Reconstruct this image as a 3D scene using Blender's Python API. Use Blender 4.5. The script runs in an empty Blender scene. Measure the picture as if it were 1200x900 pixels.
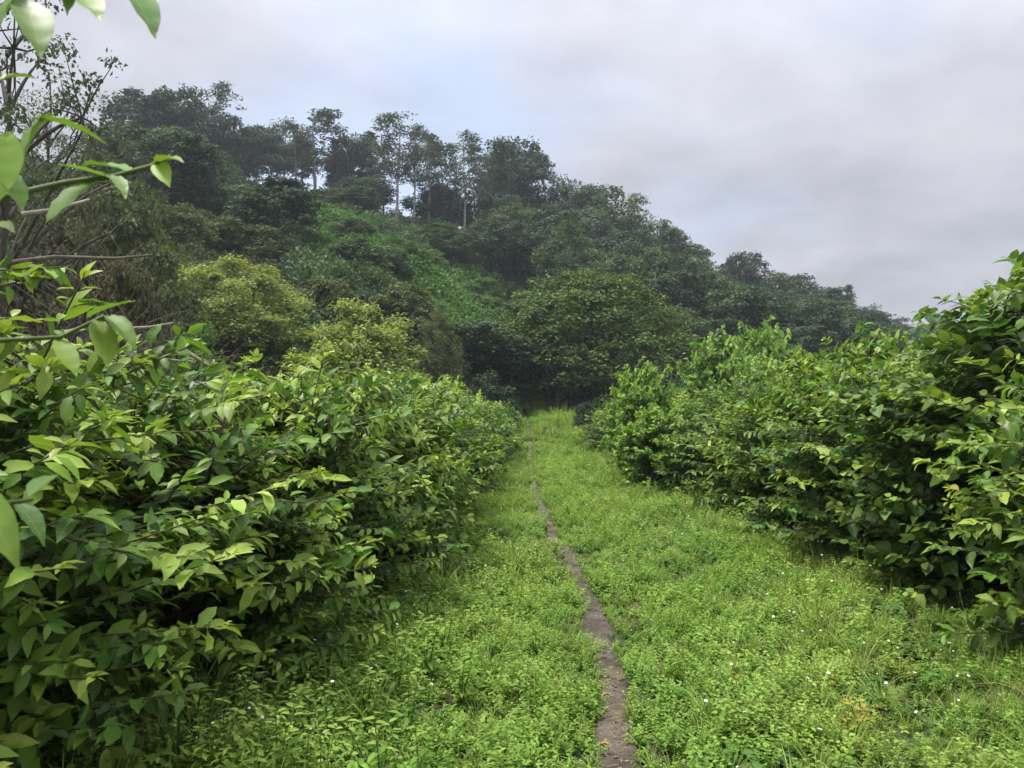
import bpy, math, random
import numpy as np
from mathutils import Matrix, Vector, Euler

scene = bpy.context.scene
COL = scene.collection
R = math.radians

# ------------------------------------------------------------------ camera
CAM = np.array([0.0, 0.0, 1.6])
FPX, CX, HY = 900.0, 600.0, 480.0          # focal length / principal column / horizon row of the 1200 x 900 photograph
cd = bpy.data.cameras.new('camera')
cd.lens = 27.0; cd.sensor_width = 36.0; cd.clip_start = 0.05; cd.clip_end = 3000
cam = bpy.data.objects.new('camera', cd); COL.objects.link(cam)
cam.location = CAM
cam.rotation_euler = (R(90 + math.degrees(math.atan((HY - 450) / FPX))), 0, 0)
scene.camera = cam
cd.dof.use_dof = True; cd.dof.focus_distance = 9.0; cd.dof.aperture_fstop = 8.0

# ------------------------------------------------------------------ world, sun, exposure
SUN_EL, SUN_AZ = R(70), R(-60)             # azimuth measured from +Y towards +X: high, ahead and over the hill's side
world = bpy.data.worlds.new('World'); scene.world = world; world.use_nodes = True
nt = world.node_tree; nt.nodes.clear()
N = lambda t, **k: (lambda n: [setattr(n, a, b) for a, b in k.items()] and n or n)(nt.nodes.new(t))
out = N('ShaderNodeOutputWorld')
sky = N('ShaderNodeTexSky', sky_type='NISHITA', sun_disc=False)
sky.sun_elevation = SUN_EL; sky.sun_rotation = SUN_AZ
bgs = N('ShaderNodeBackground'); bgs.inputs['Strength'].default_value = 0.09
nt.links.new(sky.outputs[0], bgs.inputs[0])
tc = N('ShaderNodeTexCoord')
sep = N('ShaderNodeSeparateXYZ'); nt.links.new(tc.outputs['Generated'], sep.inputs[0])
def wm(op, a, b=None, c=None, clamp=False):
    n = N('ShaderNodeMath', operation=op, use_clamp=clamp)
    for i, v in enumerate((a, b, c)):
        if v is None: continue
        if isinstance(v, (int, float)): n.inputs[i].default_value = v
        else: nt.links.new(v, n.inputs[i])
    return n.outputs[0]
zc = wm('MAXIMUM', sep.outputs[2], 0.0)
zz = wm('ADD', zc, 0.22)
cmb = N('ShaderNodeCombineXYZ')
nt.links.new(wm('DIVIDE', sep.outputs[0], zz), cmb.inputs[0]); nt.links.new(wm('DIVIDE', sep.outputs[1], zz), cmb.inputs[1])
def wnoise(scale, detail, rough, off):
    m = N('ShaderNodeMapping'); nt.links.new(cmb.outputs[0], m.inputs[0]); m.inputs['Location'].default_value = off
    n = N('ShaderNodeTexNoise'); n.inputs['Scale'].default_value = scale; n.inputs['Detail'].default_value = detail
    n.inputs['Roughness'].default_value = rough; nt.links.new(m.outputs[0], n.inputs['Vector']); return n.outputs[0]
n1 = wnoise(0.55, 5, 0.5, (6.6, 9.2, 0)); n2 = wnoise(2.4, 8, 0.55, (1.3, 2.9, 0))
shade = N('ShaderNodeValToRGB'); nt.links.new(wm('ADD', wm('MULTIPLY', n1, 0.5), wm('MULTIPLY', n2, 0.5)), shade.inputs[0])
e = shade.color_ramp.elements
e[0].position = 0.38; e[0].color = (0.435, 0.45, 0.51, 1)
e[1].position = 0.60; e[1].color = (0.67, 0.68, 0.74, 1)
# cloud kept dim low in view; the unseen zenith is raised extra to light the scene
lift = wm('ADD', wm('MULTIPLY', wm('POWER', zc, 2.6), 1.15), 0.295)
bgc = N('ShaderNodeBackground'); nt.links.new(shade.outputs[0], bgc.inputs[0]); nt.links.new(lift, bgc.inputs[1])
cov = N('ShaderNodeValToRGB'); nt.links.new(wnoise(0.8, 4, 0.5, (3.3, 2.25, 0)), cov.inputs[0])
cov.color_ramp.elements[0].position = 0.34; cov.color_ramp.elements[0].color = (0.6,) * 3 + (1,)
cov.color_ramp.elements[1].position = 0.50; cov.color_ramp.elements[1].color = (1, 1, 1, 1)
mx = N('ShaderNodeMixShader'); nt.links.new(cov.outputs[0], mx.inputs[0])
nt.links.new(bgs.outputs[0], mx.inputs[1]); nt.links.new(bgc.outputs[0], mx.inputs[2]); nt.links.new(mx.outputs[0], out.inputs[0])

sd = bpy.data.lights.new('sun', 'SUN'); sd.energy = 1.5; sd.angle = R(16); sd.color = (1.0, 0.95, 0.87)
sun = bpy.data.objects.new('sun', sd); COL.objects.link(sun); sun.location = (0, -20, 60)
dirv = Vector((math.sin(SUN_AZ) * math.cos(SUN_EL), math.cos(SUN_AZ) * math.cos(SUN_EL), math.sin(SUN_EL)))
sun.rotation_euler = dirv.to_track_quat('Z', 'Y').to_euler()
vs = scene.view_settings
vs.view_transform = 'Standard'; vs.look = 'None'; vs.exposure = 1.7; vs.gamma = 1.0; vs.use_curve_mapping = False
cy = scene.cycles
cy.max_bounces = 4; cy.diffuse_bounces = 2; cy.glossy_bounces = 1; cy.transmission_bounces = 2; cy.use_adaptive_sampling = True; cy.adaptive_threshold = 0.02; cy.volume_bounces = 0
cy.use_denoising = True; cy.caustics_reflective = False; cy.caustics_refractive = False
cy.sample_clamp_indirect = 4.0

# ------------------------------------------------------------------ terrain
def sstep(a, b, v):
    t = np.clip((np.asarray(v, float) - a) / (b - a), 0, 1); return t * t * (3 - 2 * t)
RX = [-400, -140, -67, -44, -30, -22, -14, -6, 11, 28, 44, 55, 80, 160, 400]
RH = [26, 33, 31, 28.5, 26.5, 25, 22.5, 21, 19, 13.5, 9.5, 8, 7, 6, 5]
FX = [-400, -80, -20, -8, -4, 5, 20, 60, 120, 400]
FY = [8, 9, 10, 14, 30, 41, 48, 60, 70, 80]
def gh(x, y):
    """height of the land"""
    x = np.asarray(x, float); y = np.asarray(y, float)
    H = np.interp(x * 100 / np.clip(y, 70, 130), RX, RH) * 0.5 + np.interp(x, RX, RH) * 0.5
    yf = np.interp(x, FX, FY); yr = 98 + 0.06 * x + 4 * np.sin(x * 0.11)
    t = np.clip((y - yf) / (yr - yf), 0, 1)
    up = 0.75 * t + 0.25 * t * t * (3 - 2 * t)
    dn = 1 - 0.75 * sstep(0, 90, y - yr)
    h = H * up * dn + 1.25 * sstep(27, 38, y)
    far = sstep(14, 40, y)
    h = h + far * (0.35 * np.sin(x * 0.37 + y * 0.21) + 0.3 * np.sin(x * 0.19 - y * 0.43 + 1.3))
    h = h + 0.035 * np.sin(x * 1.7 + 0.6 * y) * np.sin(y * 1.1 + 0.4) + 0.02 * np.sin(x * 3.9 - y * 2.3)
    return h
def g1(x, y): return float(gh(x, y))
PY = [-20, 2, 3.4, 4.5, 6, 7.6, 9.6, 13, 16, 20, 26, 32, 38, 60]
PX = [0.3, 0.45, 0.485, 0.575, 0.645, 0.66, 0.54, 0.46, 0.45, 0.50, 0.62, 0.70, 0.6, 0.6]
def path_x(y): return np.interp(y, PY, PX) + 0.018 * np.sin(np.asarray(y) * 3.1)
def path_w(y): return np.interp(y, [0, 5, 8, 10, 20, 30], [0.085, 0.078, 0.06, 0.055, 0.065, 0.08]) * (1 + 0.22 * np.sin(np.asarray(y) * 5.3) * np.sin(np.asarray(y) * 2.1))
def px2x(px, Y): return (px - CX) / FPX * Y
def py2z(py, Y): return 1.6 + (HY - py) / FPX * Y

# ------------------------------------------------------------------ helpers
def mesh_np(name, V, F, mat, attrs=None, smooth=False):
    """V (n,3), F (m,k) int: one mesh from arrays"""
    me = bpy.data.meshes.new(name)
    V = np.asarray(V, np.float32); F = np.asarray(F, np.int32); k = F.shape[1]
    me.vertices.add(len(V)); me.vertices.foreach_set('co', V.ravel())
    me.loops.add(F.size); me.loops.foreach_set('vertex_index', F.ravel())
    me.polygons.add(len(F)); me.polygons.foreach_set('loop_start', np.arange(0, F.size, k, dtype=np.int32))
    if smooth: me.polygons.foreach_set('use_smooth', np.ones(len(F), bool))
    if attrs:
        for an, av in attrs.items():
            a = me.attributes.new(an, 'FLOAT_VECTOR', 'POINT'); a.data.foreach_set('vector', np.asarray(av, np.float32).ravel())
    me.update(); me.validate()
    if mat: me.materials.append(mat)
    return me
def link(name, data, parent=None, loc=None):
    o = bpy.data.objects.new(name, data); COL.objects.link(o)
    if parent: o.parent = parent
    if loc is not None: o.location = loc
    return o
def tag(o, label=None, cat=None, group=None, kind=None):
    if label: o['label'] = label
    if cat: o['category'] = cat
    if group: o['group'] = group
    if kind: o['kind'] = kind
    return o
def thing(name, label, cat, loc, group=None, rz=0):
    o = link(name, None, None, loc); o.rotation_euler = (0, 0, rz); o.empty_display_size = 0.2
    return tag(o, label, cat, group)
def nrm(a): return a / np.maximum(np.linalg.norm(a, axis=-1, keepdims=True), 1e-9)

class Tubes:
    """collects tapered tubes, gives (V, F) quads"""
    def __init__(s, sides=5): s.V = []; s.F = []; s.n = 0; s.k = sides
    def add(s, P, rad, sides=None):
        P = np.asarray(P, float); k = sides or s.k; m = len(P)
        rad = np.broadcast_to(np.asarray(rad, float), (m,))
        T = nrm(np.gradient(P, axis=0)); up = np.array([0.31, 0.22, 0.92])
        A = np.cross(T, up); bad = np.linalg.norm(A, axis=1) < 0.15; A[bad] = np.cross(T[bad], [1.0, 0, 0]); A = nrm(A); B = np.cross(T, A)
        th = np.arange(k) * 2 * np.pi / k
        ring = P[:, None] + rad[:, None, None] * (A[:, None] * np.cos(th)[None, :, None] + B[:, None] * np.sin(th)[None, :, None])
        s.V.append(ring.reshape(-1, 3))
        i = np.arange(m - 1)[:, None] * k; j = np.arange(k)[None]
        q = np.stack([i + j, i + (j + 1) % k, i + k + (j + 1) % k, i + k + j], -1).reshape(-1, 4) + s.n
        s.F.append(q); s.n += m * k
        s.V.append(P[[-1]] + T[[-1]] * rad[-1]); tip = s.n; s.n += 1      # closed end (degenerate quads as tris are avoided: use a fan of quads)
        b = (m - 1) * k + (s.n - 1 - m * k)
        if k % 2 == 0:
            for a in range(0, k, 2): s.F.append(np.array([[b + a, b + (a + 1) % k, b + (a + 2) % k, tip]]))
        return s
    def mesh(s, name, mat): return mesh_np(name, np.concatenate(s.V), np.concatenate(s.F), mat, smooth=True)

def frames(D, Nn):
    """rotation matrices with columns (side, axis, normal)"""
    D = nrm(D); X = nrm(np.cross(D, Nn)); Z = np.cross(X, D); return np.stack([X, D, Z], -1)
def scatter(tv, tf, pos, rot, scl, tint=None, tuv=None):
    """stamp a template on every frame"""
    n, k = len(pos), len(tv)
    scl = np.asarray(scl)
    S = scl[:, None, None] if scl.ndim == 1 else scl[:, None, :]
    V = np.einsum('nij,nkj->nki', rot, tv[None] * S) + pos[:, None]
    F = (tf[None] + (np.arange(n) * k)[:, None, None]).reshape(-1, tf.shape[1])
    at = None
    if tuv is not None:
        A = np.empty((n, k, 3), np.float32); A[..., :2] = tuv[None]; A[..., 2] = (0 if tint is None else tint[:, None]); at = A.reshape(-1, 3)
    return V.reshape(-1, 3), F, at
def leaf_template(st, hw, droop=0.28, fold=0.35, wave=0.0):
    """leaf of unit length along +Y: midrib folded, tip drooping, pointed"""
    V = [(0, 0, 0)]; U = [(0, 0)]; F = []
    for q, (v, w) in enumerate(zip(st[1:-1], hw[1:-1])):
        z = -droop * v * v; wz = wave * (1 if q % 2 else -1)
        V += [(-w, v, z + fold * w + wz), (0, v, z), (w, v, z + fold * w - wz)]; U += [(-1, v), (0, v), (1, v)]
    V.append((0, 1, -droop)); U.append((0, 1)); t = len(V) - 1
    F += [(0, 2, 1), (0, 3, 2)]
    for q in range(len(st) - 3):
        a = 1 + 3 * q; F += [(a, a + 1, a + 4), (a, a + 4, a + 3), (a + 1, a + 2, a + 5), (a + 1, a + 5, a + 4)]
    a = t - 3; F += [(a, a + 1, t), (a + 1, a + 2, t)]
    return np.array(V, float), np.array(F, np.int32), np.array(U, float)
LEAF = leaf_template([0, .28, .66, 1], [0, .20, .18, 0])
LEAF_ROUND = leaf_template([0, .22, .62, 1], [0, .36, .30, 0], droop=.2, fold=.2)
HERO = [leaf_template([0, .12, .3, .5, .7, .87, 1], [0, .11, .2, .225, .18, .075, 0], d, f, w) for d, f, w in ((.22, .3, .022), (.38, .45, .03), (.12, .2, .026))]
CLOSE = [leaf_template([0, .05, .12, .2, .3, .42, .54, .66, .77, .87, .94, 1], [0, .045, .10, .15, .19, .21, .205, .18, .135, .075, .03, 0], d, f, w) for d, f, w in ((.22, .3, .008), (.38, .4, .012), (.12, .22, .01))]
HERO_ROUND = [leaf_template([0, .08, .25, .48, .7, .88, 1], [0, .26, .39, .37, .25, .1, 0], d, f, w) for d, f, w in ((.18, .15, .015), (.3, .28, .02))]
KITE = (np.array([(0, 0, 0), (-.3, .5, .10), (0, 1, -.12), (.3, .5, .10)], float), np.array([(0, 2, 1), (0, 3, 2)], np.int32), np.array([(0, 0), (-1, .5), (0, 1), (1, .5)], float))

# ------------------------------------------------------------------ materials
def newmat(name):
    m = bpy.data.materials.new(name); m.use_nodes = True; m.node_tree.nodes.clear(); return m, m.node_tree
class G:
    """tiny node-graph helper"""
    def __init__(s, nt): s.nt = nt
    def n(s, t, ins=None, **k):
        x = s.nt.nodes.new(t)
        for a, b in k.items(): setattr(x, a, b)
        for a, b in (ins or {}).items(): s.put(x.inputs[a], b)
        return x
    def put(s, sock, v):
        if hasattr(v, 'is_output'): s.nt.links.new(v, sock)
        else: sock.default_value = v
    def m(s, op, a, b=None, clamp=False):
        x = s.n('ShaderNodeMath', operation=op, use_clamp=clamp); s.put(x.inputs[0], a)
        if b is not None: s.put(x.inputs[1], b)
        return x.outputs[0]
    def ramp(s, fac, stops):
        x = s.n('ShaderNodeValToRGB'); s.put(x.inputs[0], fac); el = x.color_ramp.elements
        while len(el) < len(stops): el.new(0.5)
        for e, (p, c) in zip(el, stops): e.position = p; e.color = tuple(c) + (1,)
        return x.outputs[0]
    def mix(s, f, a, b, blend='MIX'):
        x = s.n('ShaderNodeMix', data_type='RGBA', blend_type=blend); s.put(x.inputs[0], f)
        for i, v in ((6, a), (7, b)): s.put(x.inputs[i], tuple(v) + (1,) if isinstance(v, (tuple, list)) and len(v) == 3 else v)
        return x.outputs[2]
    def noise(s, vec, scale, detail=3, rough=.5):
        x = s.n('ShaderNodeTexNoise', {'Scale': scale, 'Detail': detail, 'Roughness': rough}); s.put(x.inputs['Vector'], vec); return x.outputs[0]

def leaf_mat(name, stops, rough=0.5, spec=0.2, trans=0.3, patch=0.6, patch_scale=0.5, vein=False, var=0.35, dry=0.0):
    """foliage: colour from the leaf's age (luv.z), per-leaf and per-plant variation, light through the blade"""
    m, nt = newmat(name); g = G(nt)
    geo = g.n('ShaderNodeNewGeometry'); oi = g.n('ShaderNodeObjectInfo')
    at = g.n('ShaderNodeAttribute', attribute_name='luv'); sp = g.n('ShaderNodeSeparateXYZ', {0: at.outputs['Vector']})
    r = g.m('FRACT', g.m('ADD', geo.outputs['Random Per Island'], oi.outputs['Random']))
    nz = g.noise(geo.outputs['Position'], patch_scale, 3)
    f = g.m('ADD', sp.outputs[2], g.m('ADD', g.m('MULTIPLY', g.m('SUBTRACT', r, .5), var), g.m('MULTIPLY', g.m('SUBTRACT', nz, .5), patch)), clamp=True)
    col = g.ramp(f, stops)
    if dry > 0:
        col = g.mix(g.m('GREATER_THAN', g.m('FRACT', g.m('MULTIPLY', r, 17.3)), 1 - dry), col, (0.3, 0.27, 0.04))
    r2 = g.m('FRACT', g.m('MULTIPLY', r, 7.77))
    hs = g.n('ShaderNodeHueSaturation', {'Saturation': 0.98, 'Hue': g.m('ADD', .492, g.m('MULTIPLY', r2, .016)), 'Value': g.m('ADD', .72, g.m('MULTIPLY', r2, .56)), 'Color': col})
    col = hs.outputs[0]
    if vein:
        au = g.m('ABSOLUTE', sp.outputs[0])
        rib = g.m('LESS_THAN', au, .055)
        side = g.m('GREATER_THAN', g.m('SINE', g.m('MULTIPLY', g.m('SUBTRACT', sp.outputs[1], g.m('MULTIPLY', au, .12)), 50)), .93)
        blot = g.m('GREATER_THAN', g.noise(at.outputs['Vector'], 9, 2), .76)
        col = g.mix(g.m('MULTIPLY', g.m('MAXIMUM', rib, g.m('MULTIPLY', side, .5)), .65), col, g.mix(.5, col, (.3, .36, .1)))
        col = g.mix(g.m('MULTIPLY', blot, g.m('MULTIPLY', r2, .6)), col, (.3, .27, .03))
    back = g.mix(geo.outputs['Backfacing'], col, g.mix(.2, col, (.16, .22, .06)))
    p = g.n('ShaderNodeBsdfPrincipled', {'Base Color': back, 'Roughness': g.m('ADD', rough - .08, g.m('MULTIPLY', r2, .2)), 'Specular IOR Level': spec})
    tcol = g.mix(.55, col, g.mix(1.0, col, (1.5, 1.55, .6), 'MULTIPLY'))
    t = g.n('ShaderNodeBsdfTranslucent', {'Color': tcol})
    mx = g.n('ShaderNodeMixShader', {0: trans}); nt.links.new(p.outputs[0], mx.inputs[1]); nt.links.new(t.outputs[0], mx.inputs[2])
    o = g.n('ShaderNodeOutputMaterial'); nt.links.new(mx.outputs[0], o.inputs[0]); return m
def plain_mat(name, c1, c2, scale=8, rough=.85, bump=.3, stretch=(1, 1, 1)):
    m, nt = newmat(name); g = G(nt)
    tcn = g.n('ShaderNodeTexCoord'); mp = g.n('ShaderNodeMapping', {0: tcn.outputs['Object']}); mp.inputs['Scale'].default_value = stretch
    nz = g.noise(mp.outputs[0], scale, 5, .6); col = g.ramp(nz, [(.32, c1), (.68, c2)])
    b = g.n('ShaderNodeBump', {'Strength': bump, 'Distance': .02, 'Height': nz})
    p = g.n('ShaderNodeBsdfPrincipled', {'Base Color': col, 'Roughness': rough, 'Specular IOR Level': .2, 'Normal': b.outputs[0]})
    o = g.n('ShaderNodeOutputMaterial'); nt.links.new(p.outputs[0], o.inputs[0]); return m

M = {}
M['coffee'] = leaf_mat('glossy_shrub_leaf', [(0, (.036, .082, .014)), (.28, (.09, .185, .022)), (.6, (.19, .32, .034)), (1, (.36, .45, .07))], rough=.45, spec=.26, trans=.3, vein=True, patch=.25, dry=.004)
M['vine'] = leaf_mat('vine_leaf', [(0, (.044, .1, .02)), (.35, (.095, .195, .028)), (1, (.28, .40, .055))], rough=.52, spec=.3, trans=.3, vein=True, patch=.5, dry=.003)
M['herb'] = leaf_mat('herb_leaf', [(0, (.066, .15, .024)), (.45, (.18, .325, .048)), (1, (.32, .42, .085))], rough=.65, spec=.12, trans=.35, patch=1.1, patch_scale=.9, var=.3)
M['grass'] = leaf_mat('grass_blade', [(0, (.12, .215, .035)), (.5, (.255, .37, .065)), (1, (.43, .45, .15))], rough=.6, spec=.2, trans=.35, patch=.9, patch_scale=.7, var=.5)
M['strawblade'] = leaf_mat('dry_grass_blade', [(0, (.22, .19, .08)), (1, (.42, .36, .2))], rough=.7, trans=.25)
M['darkherb'] = leaf_mat('dark_herb_leaf', [(0, (.035, .09, .02)), (1, (.10, .2, .035))], rough=.5, trans=.3)
M['longgrass'] = leaf_mat('long_grass_blade', [(0, (.03, .085, .03)), (1, (.1, .19, .05))], rough=.5, spec=.4, trans=.3)
M['yellowweed'] = leaf_mat('yellowing_weed_leaf', [(0, (.22, .22, .03)), (1, (.42, .34, .06))], rough=.6, trans=.3)
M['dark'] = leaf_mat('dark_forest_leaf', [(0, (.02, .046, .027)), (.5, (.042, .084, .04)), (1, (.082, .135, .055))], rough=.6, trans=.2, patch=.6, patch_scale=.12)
M['forest'] = leaf_mat('forest_leaf', [(0, (.034, .072, .032)), (.5, (.078, .138, .05)), (1, (.155, .225, .07))], rough=.6, trans=.25, patch=.8, patch_scale=.1)
M['grey'] = leaf_mat('grey_green_leaf', [(0, (.05, .07, .042)), (.5, (.075, .1, .055)), (1, (.11, .135, .07))], rough=.6, trans=.25, patch=.5, patch_scale=.2)
M['olive'] = leaf_mat('olive_leaf', [(0, (.06, .085, .032)), (.5, (.11, .14, .048)), (1, (.17, .2, .068))], rough=.6, trans=.25, patch=.6, patch_scale=.4)
M['yellow'] = leaf_mat('yellow_green_leaf', [(0, (.12, .165, .04)), (.45, (.25, .31, .07)), (1, (.4, .44, .12))], rough=.55, trans=.3, patch=.5, patch_scale=.6)
M['dome'] = leaf_mat('fine_green_leaf', [(0, (.036, .076, .02)), (.45, (.08, .146, .03)), (1, (.22, .28, .05))], rough=.55, trans=.25, patch=.5, patch_scale=.6)
M['fern'] = leaf_mat('fern_leaf', [(0, (.04, .105, .024)), (.5, (.085, .185, .034)), (1, (.16, .28, .05))], rough=.55, trans=.3, patch=.8, patch_scale=.2)
M['lush'] = leaf_mat('lush_vine_leaf', [(0, (.08, .18, .03)), (.5, (.2, .345, .05)), (1, (.33, .46, .08))], rough=.5, trans=.3, patch=.5, patch_scale=.6)
M['brownleaf'] = leaf_mat('withered_leaf', [(0, (.06, .058, .032)), (.5, (.1, .095, .048)), (1, (.13, .14, .055))], rough=.8, trans=.2, patch=.6, patch_scale=.8)
M['bark'] = plain_mat('bark', (.045, .038, .03), (.11, .095, .075), 9, stretch=(1, 1, .3))
M['palebark'] = plain_mat('pale_bark', (.15, .145, .125), (.36, .345, .31), 5, stretch=(1, 1, .4))
M['greybark'] = plain_mat('grey_bark', (.09, .085, .07), (.2, .19, .165), 6, stretch=(1, 1, .4))
M['stem'] = plain_mat('shrub_branch', (.055, .045, .028), (.15, .12, .075), 11)
M['twig'] = plain_mat('dry_twig', (.09, .07, .05), (.22, .18, .135), 11)
M['drywood'] = plain_mat('bleached_dead_wood', (.22, .19, .15), (.42, .38, .32), 8)
M['greenstem'] = plain_mat('green_stem', (.07, .11, .03), (.16, .19, .06), 12, rough=.6)
M['petal'] = plain_mat('white_petal', (.7, .7, .66), (.82, .82, .78), 20, rough=.6, bump=0)
M['pollen'] = plain_mat('yellow_flower_centre', (.45, .3, .02), (.55, .38, .03), 40, rough=.8)
M['litter'] = plain_mat('dry_straw', (.2, .15, .09), (.45, .37, .25), 14)
M['orangeleaf'] = plain_mat('orange_dead_leaf', (.38, .15, .03), (.55, .25, .05), 30, rough=.6)
M['tanleaf'] = plain_mat('tan_dead_leaf', (.22, .14, .07), (.36, .25, .13), 30, rough=.7)
M['stone'] = plain_mat('small_stone', (.10, .085, .075), (.24, .21, .19), 25)
M['redwood'] = plain_mat('reddish_stump', (.06, .036, .027), (.14, .085, .062), 8, stretch=(1, 1, .3))

def ground_mat():
    m, nt = newmat('ground_soil'); g = G(nt); geo = g.n('ShaderNodeNewGeometry'); P = geo.outputs['Position']
    a = g.noise(P, 1.3, 6, .6); b = g.noise(P, 14, 5, .65); c = g.noise(P, .09, 4, .5)
    soil = g.ramp(b, [(.3, (.03, .022, .015)), (.7, (.085, .065, .043))])
    moss = g.ramp(g.m('ADD', g.m('MULTIPLY', b, .6), g.m('MULTIPLY', c, .4)), [(.35, (.022, .04, .012)), (.65, (.055, .095, .022))])
    col = g.mix(g.ramp(a, [(.4, (0, 0, 0)), (.56, (1, 1, 1))]), soil, moss)
    bp = g.n('ShaderNodeBump', {'Strength': .8, 'Distance': .03, 'Height': b})
    p = g.n('ShaderNodeBsdfPrincipled', {'Base Color': col, 'Roughness': .95, 'Specular IOR Level': .15, 'Normal': bp.outputs[0]})
    o = g.n('ShaderNodeOutputMaterial'); nt.links.new(p.outputs[0], o.inputs[0]); return m
def path_mat():
    m, nt = newmat('trodden_earth'); g = G(nt); geo = g.n('ShaderNodeNewGeometry'); P = geo.outputs['Position']
    a = g.noise(P, 2.2, 5, .6); b = g.noise(P, 38, 6, .7); c = g.noise(P, 9, 4, .6)
    wet = g.ramp(b, [(.3, (.03, .023, .017)), (.7, (.085, .066, .049))]); dry = g.ramp(b, [(.3, (.085, .066, .048)), (.7, (.2, .162, .12))])
    col = g.mix(g.ramp(a, [(.42, (0, 0, 0)), (.6, (1, 1, 1))]), wet, dry)
    bp = g.n('ShaderNodeBump', {'Strength': .9, 'Distance': .015, 'Height': g.m('ADD', b, c)})
    p = g.n('ShaderNodeBsdfPrincipled', {'Base Color': col, 'Roughness': g.ramp(a, [(.4, (.6,) * 3), (.6, (.95,) * 3)]), 'Specular IOR Level': .25, 'Normal': bp.outputs[0]})
    o = g.n('ShaderNodeOutputMaterial'); nt.links.new(p.outputs[0], o.inputs[0]); return m
M['ground'] = ground_mat(); M['path'] = path_mat()

# ------------------------------------------------------------------ ground and footpath
def axis(lo, hi, core, step):
    a = [core[0]]
    while a[-1] < core[1]: a.append(a[-1] + step)
    s = step
    while a[-1] < hi: s *= 1.12; a.append(a[-1] + min(s, 8))
    b = []; s = step; v = core[0]
    while v > lo: s *= 1.12; v -= min(s, 8); b.append(v)
    return np.array(b[::-1] + a)
gx = axis(-380, 380, (-6, 8), .25); gy = axis(-40, 420, (0, 42), .3)
XX, YY = np.meshgrid(gx, gy)
dpx = np.abs(XX - path_x(YY))
ZZ = gh(XX, YY) - 0.035 * np.exp(-(dpx / .14) ** 2) * (YY < 45)
nx, ny = len(gx), len(gy)
idx = np.arange(nx * ny).reshape(ny, nx)
F = np.stack([idx[:-1, :-1], idx[:-1, 1:], idx[1:, 1:], idx[1:, :-1]], -1).reshape(-1, 4)
ground = link('ground', mesh_np('ground', np.stack([XX, YY, ZZ], -1).reshape(-1, 3), F, M['ground'], smooth=True))
tag(ground, 'green overgrown valley floor rising to the wooded hill', 'ground', kind='structure')
ys = np.arange(-3, 36, .06); us = np.linspace(-1, 1, 7)
rg = np.random.default_rng(5)
edge = path_w(ys)[:, None] * 1.35 * (1 + .22 * rg.standard_normal((len(ys), 1)) * 0.5)
PXx = path_x(ys)[:, None] + us[None] * edge
PYy = np.broadcast_to(ys[:, None], PXx.shape)
PZz = gh(PXx, PYy) + .004 - .004 * (1 - us[None] ** 2) + .008 * rg.standard_normal(PXx.shape) * .35 + .012
PZz[:, [0, -1]] -= .05
idx = np.arange(PXx.size).reshape(PXx.shape)
F = np.stack([idx[:-1, :-1], idx[:-1, 1:], idx[1:, 1:], idx[1:, :-1]], -1).reshape(-1, 4)
fp = link('footpath', mesh_np('footpath', np.stack([PXx, PYy, PZz], -1).reshape(-1, 3), F, M['path'], smooth=True))
tag(fp, 'narrow trodden earth footpath running between the two shrub rows', 'footpath', kind='structure')

# ------------------------------------------------------------------ scattered cover (geometry-node instances, one object each)
def cover(name, label, cat, pts, rot, scl, idx, sources):
    c = bpy.data.collections.new(name + '_source')
    for i, me in enumerate(sources):
        o = bpy.data.objects.new('%s_source_%02d' % (name, i), me); c.objects.link(o)
    me = bpy.data.meshes.new(name); me.vertices.add(len(pts)); me.vertices.foreach_set('co', np.asarray(pts, np.float32).ravel())
    for an, ty, key, v in (('rot', 'FLOAT_VECTOR', 'vector', rot), ('scl', 'FLOAT', 'value', scl), ('pick', 'INT', 'value', idx)):
        a = me.attributes.new(an, ty, 'POINT'); a.data.foreach_set(key, np.asarray(v, np.int32 if ty == 'INT' else np.float32).ravel())
    ng = bpy.data.node_groups.new(name, 'GeometryNodeTree')
    ng.interface.new_socket('Geometry', in_out='INPUT', socket_type='NodeSocketGeometry'); ng.interface.new_socket('Geometry', in_out='OUTPUT', socket_type='NodeSocketGeometry')
    n = ng.nodes.new; L = ng.links.new
    gi, go = n('NodeGroupInput'), n('NodeGroupOutput'); ip = n('GeometryNodeInstanceOnPoints'); ci = n('GeometryNodeCollectionInfo')
    ci.inputs['Collection'].default_value = c; ci.inputs['Separate Children'].default_value = True; ci.inputs['Reset Children'].default_value = True
    ip.inputs['Pick Instance'].default_value = True
    def na(nm, ty): q = n('GeometryNodeInputNamedAttribute'); q.data_type = ty; q.inputs[0].default_value = nm; return q.outputs[0]
    er = n('FunctionNodeEulerToRotation'); L(na('rot', 'FLOAT_VECTOR'), er.inputs[0])
    L(gi.outputs[0], ip.inputs['Points']); L(ci.outputs[0], ip.inputs['Instance']); L(na('pick', 'INT'), ip.inputs['Instance Index'])
    L(er.outputs[0], ip.inputs['Rotation']); L(na('scl', 'FLOAT'), ip.inputs['Scale']); L(ip.outputs[0], go.inputs[0])
    o = link(name, me); md = o.modifiers.new('scatter', 'NODES'); md.node_group = ng
    return tag(o, label, cat, kind='stuff')

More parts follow.
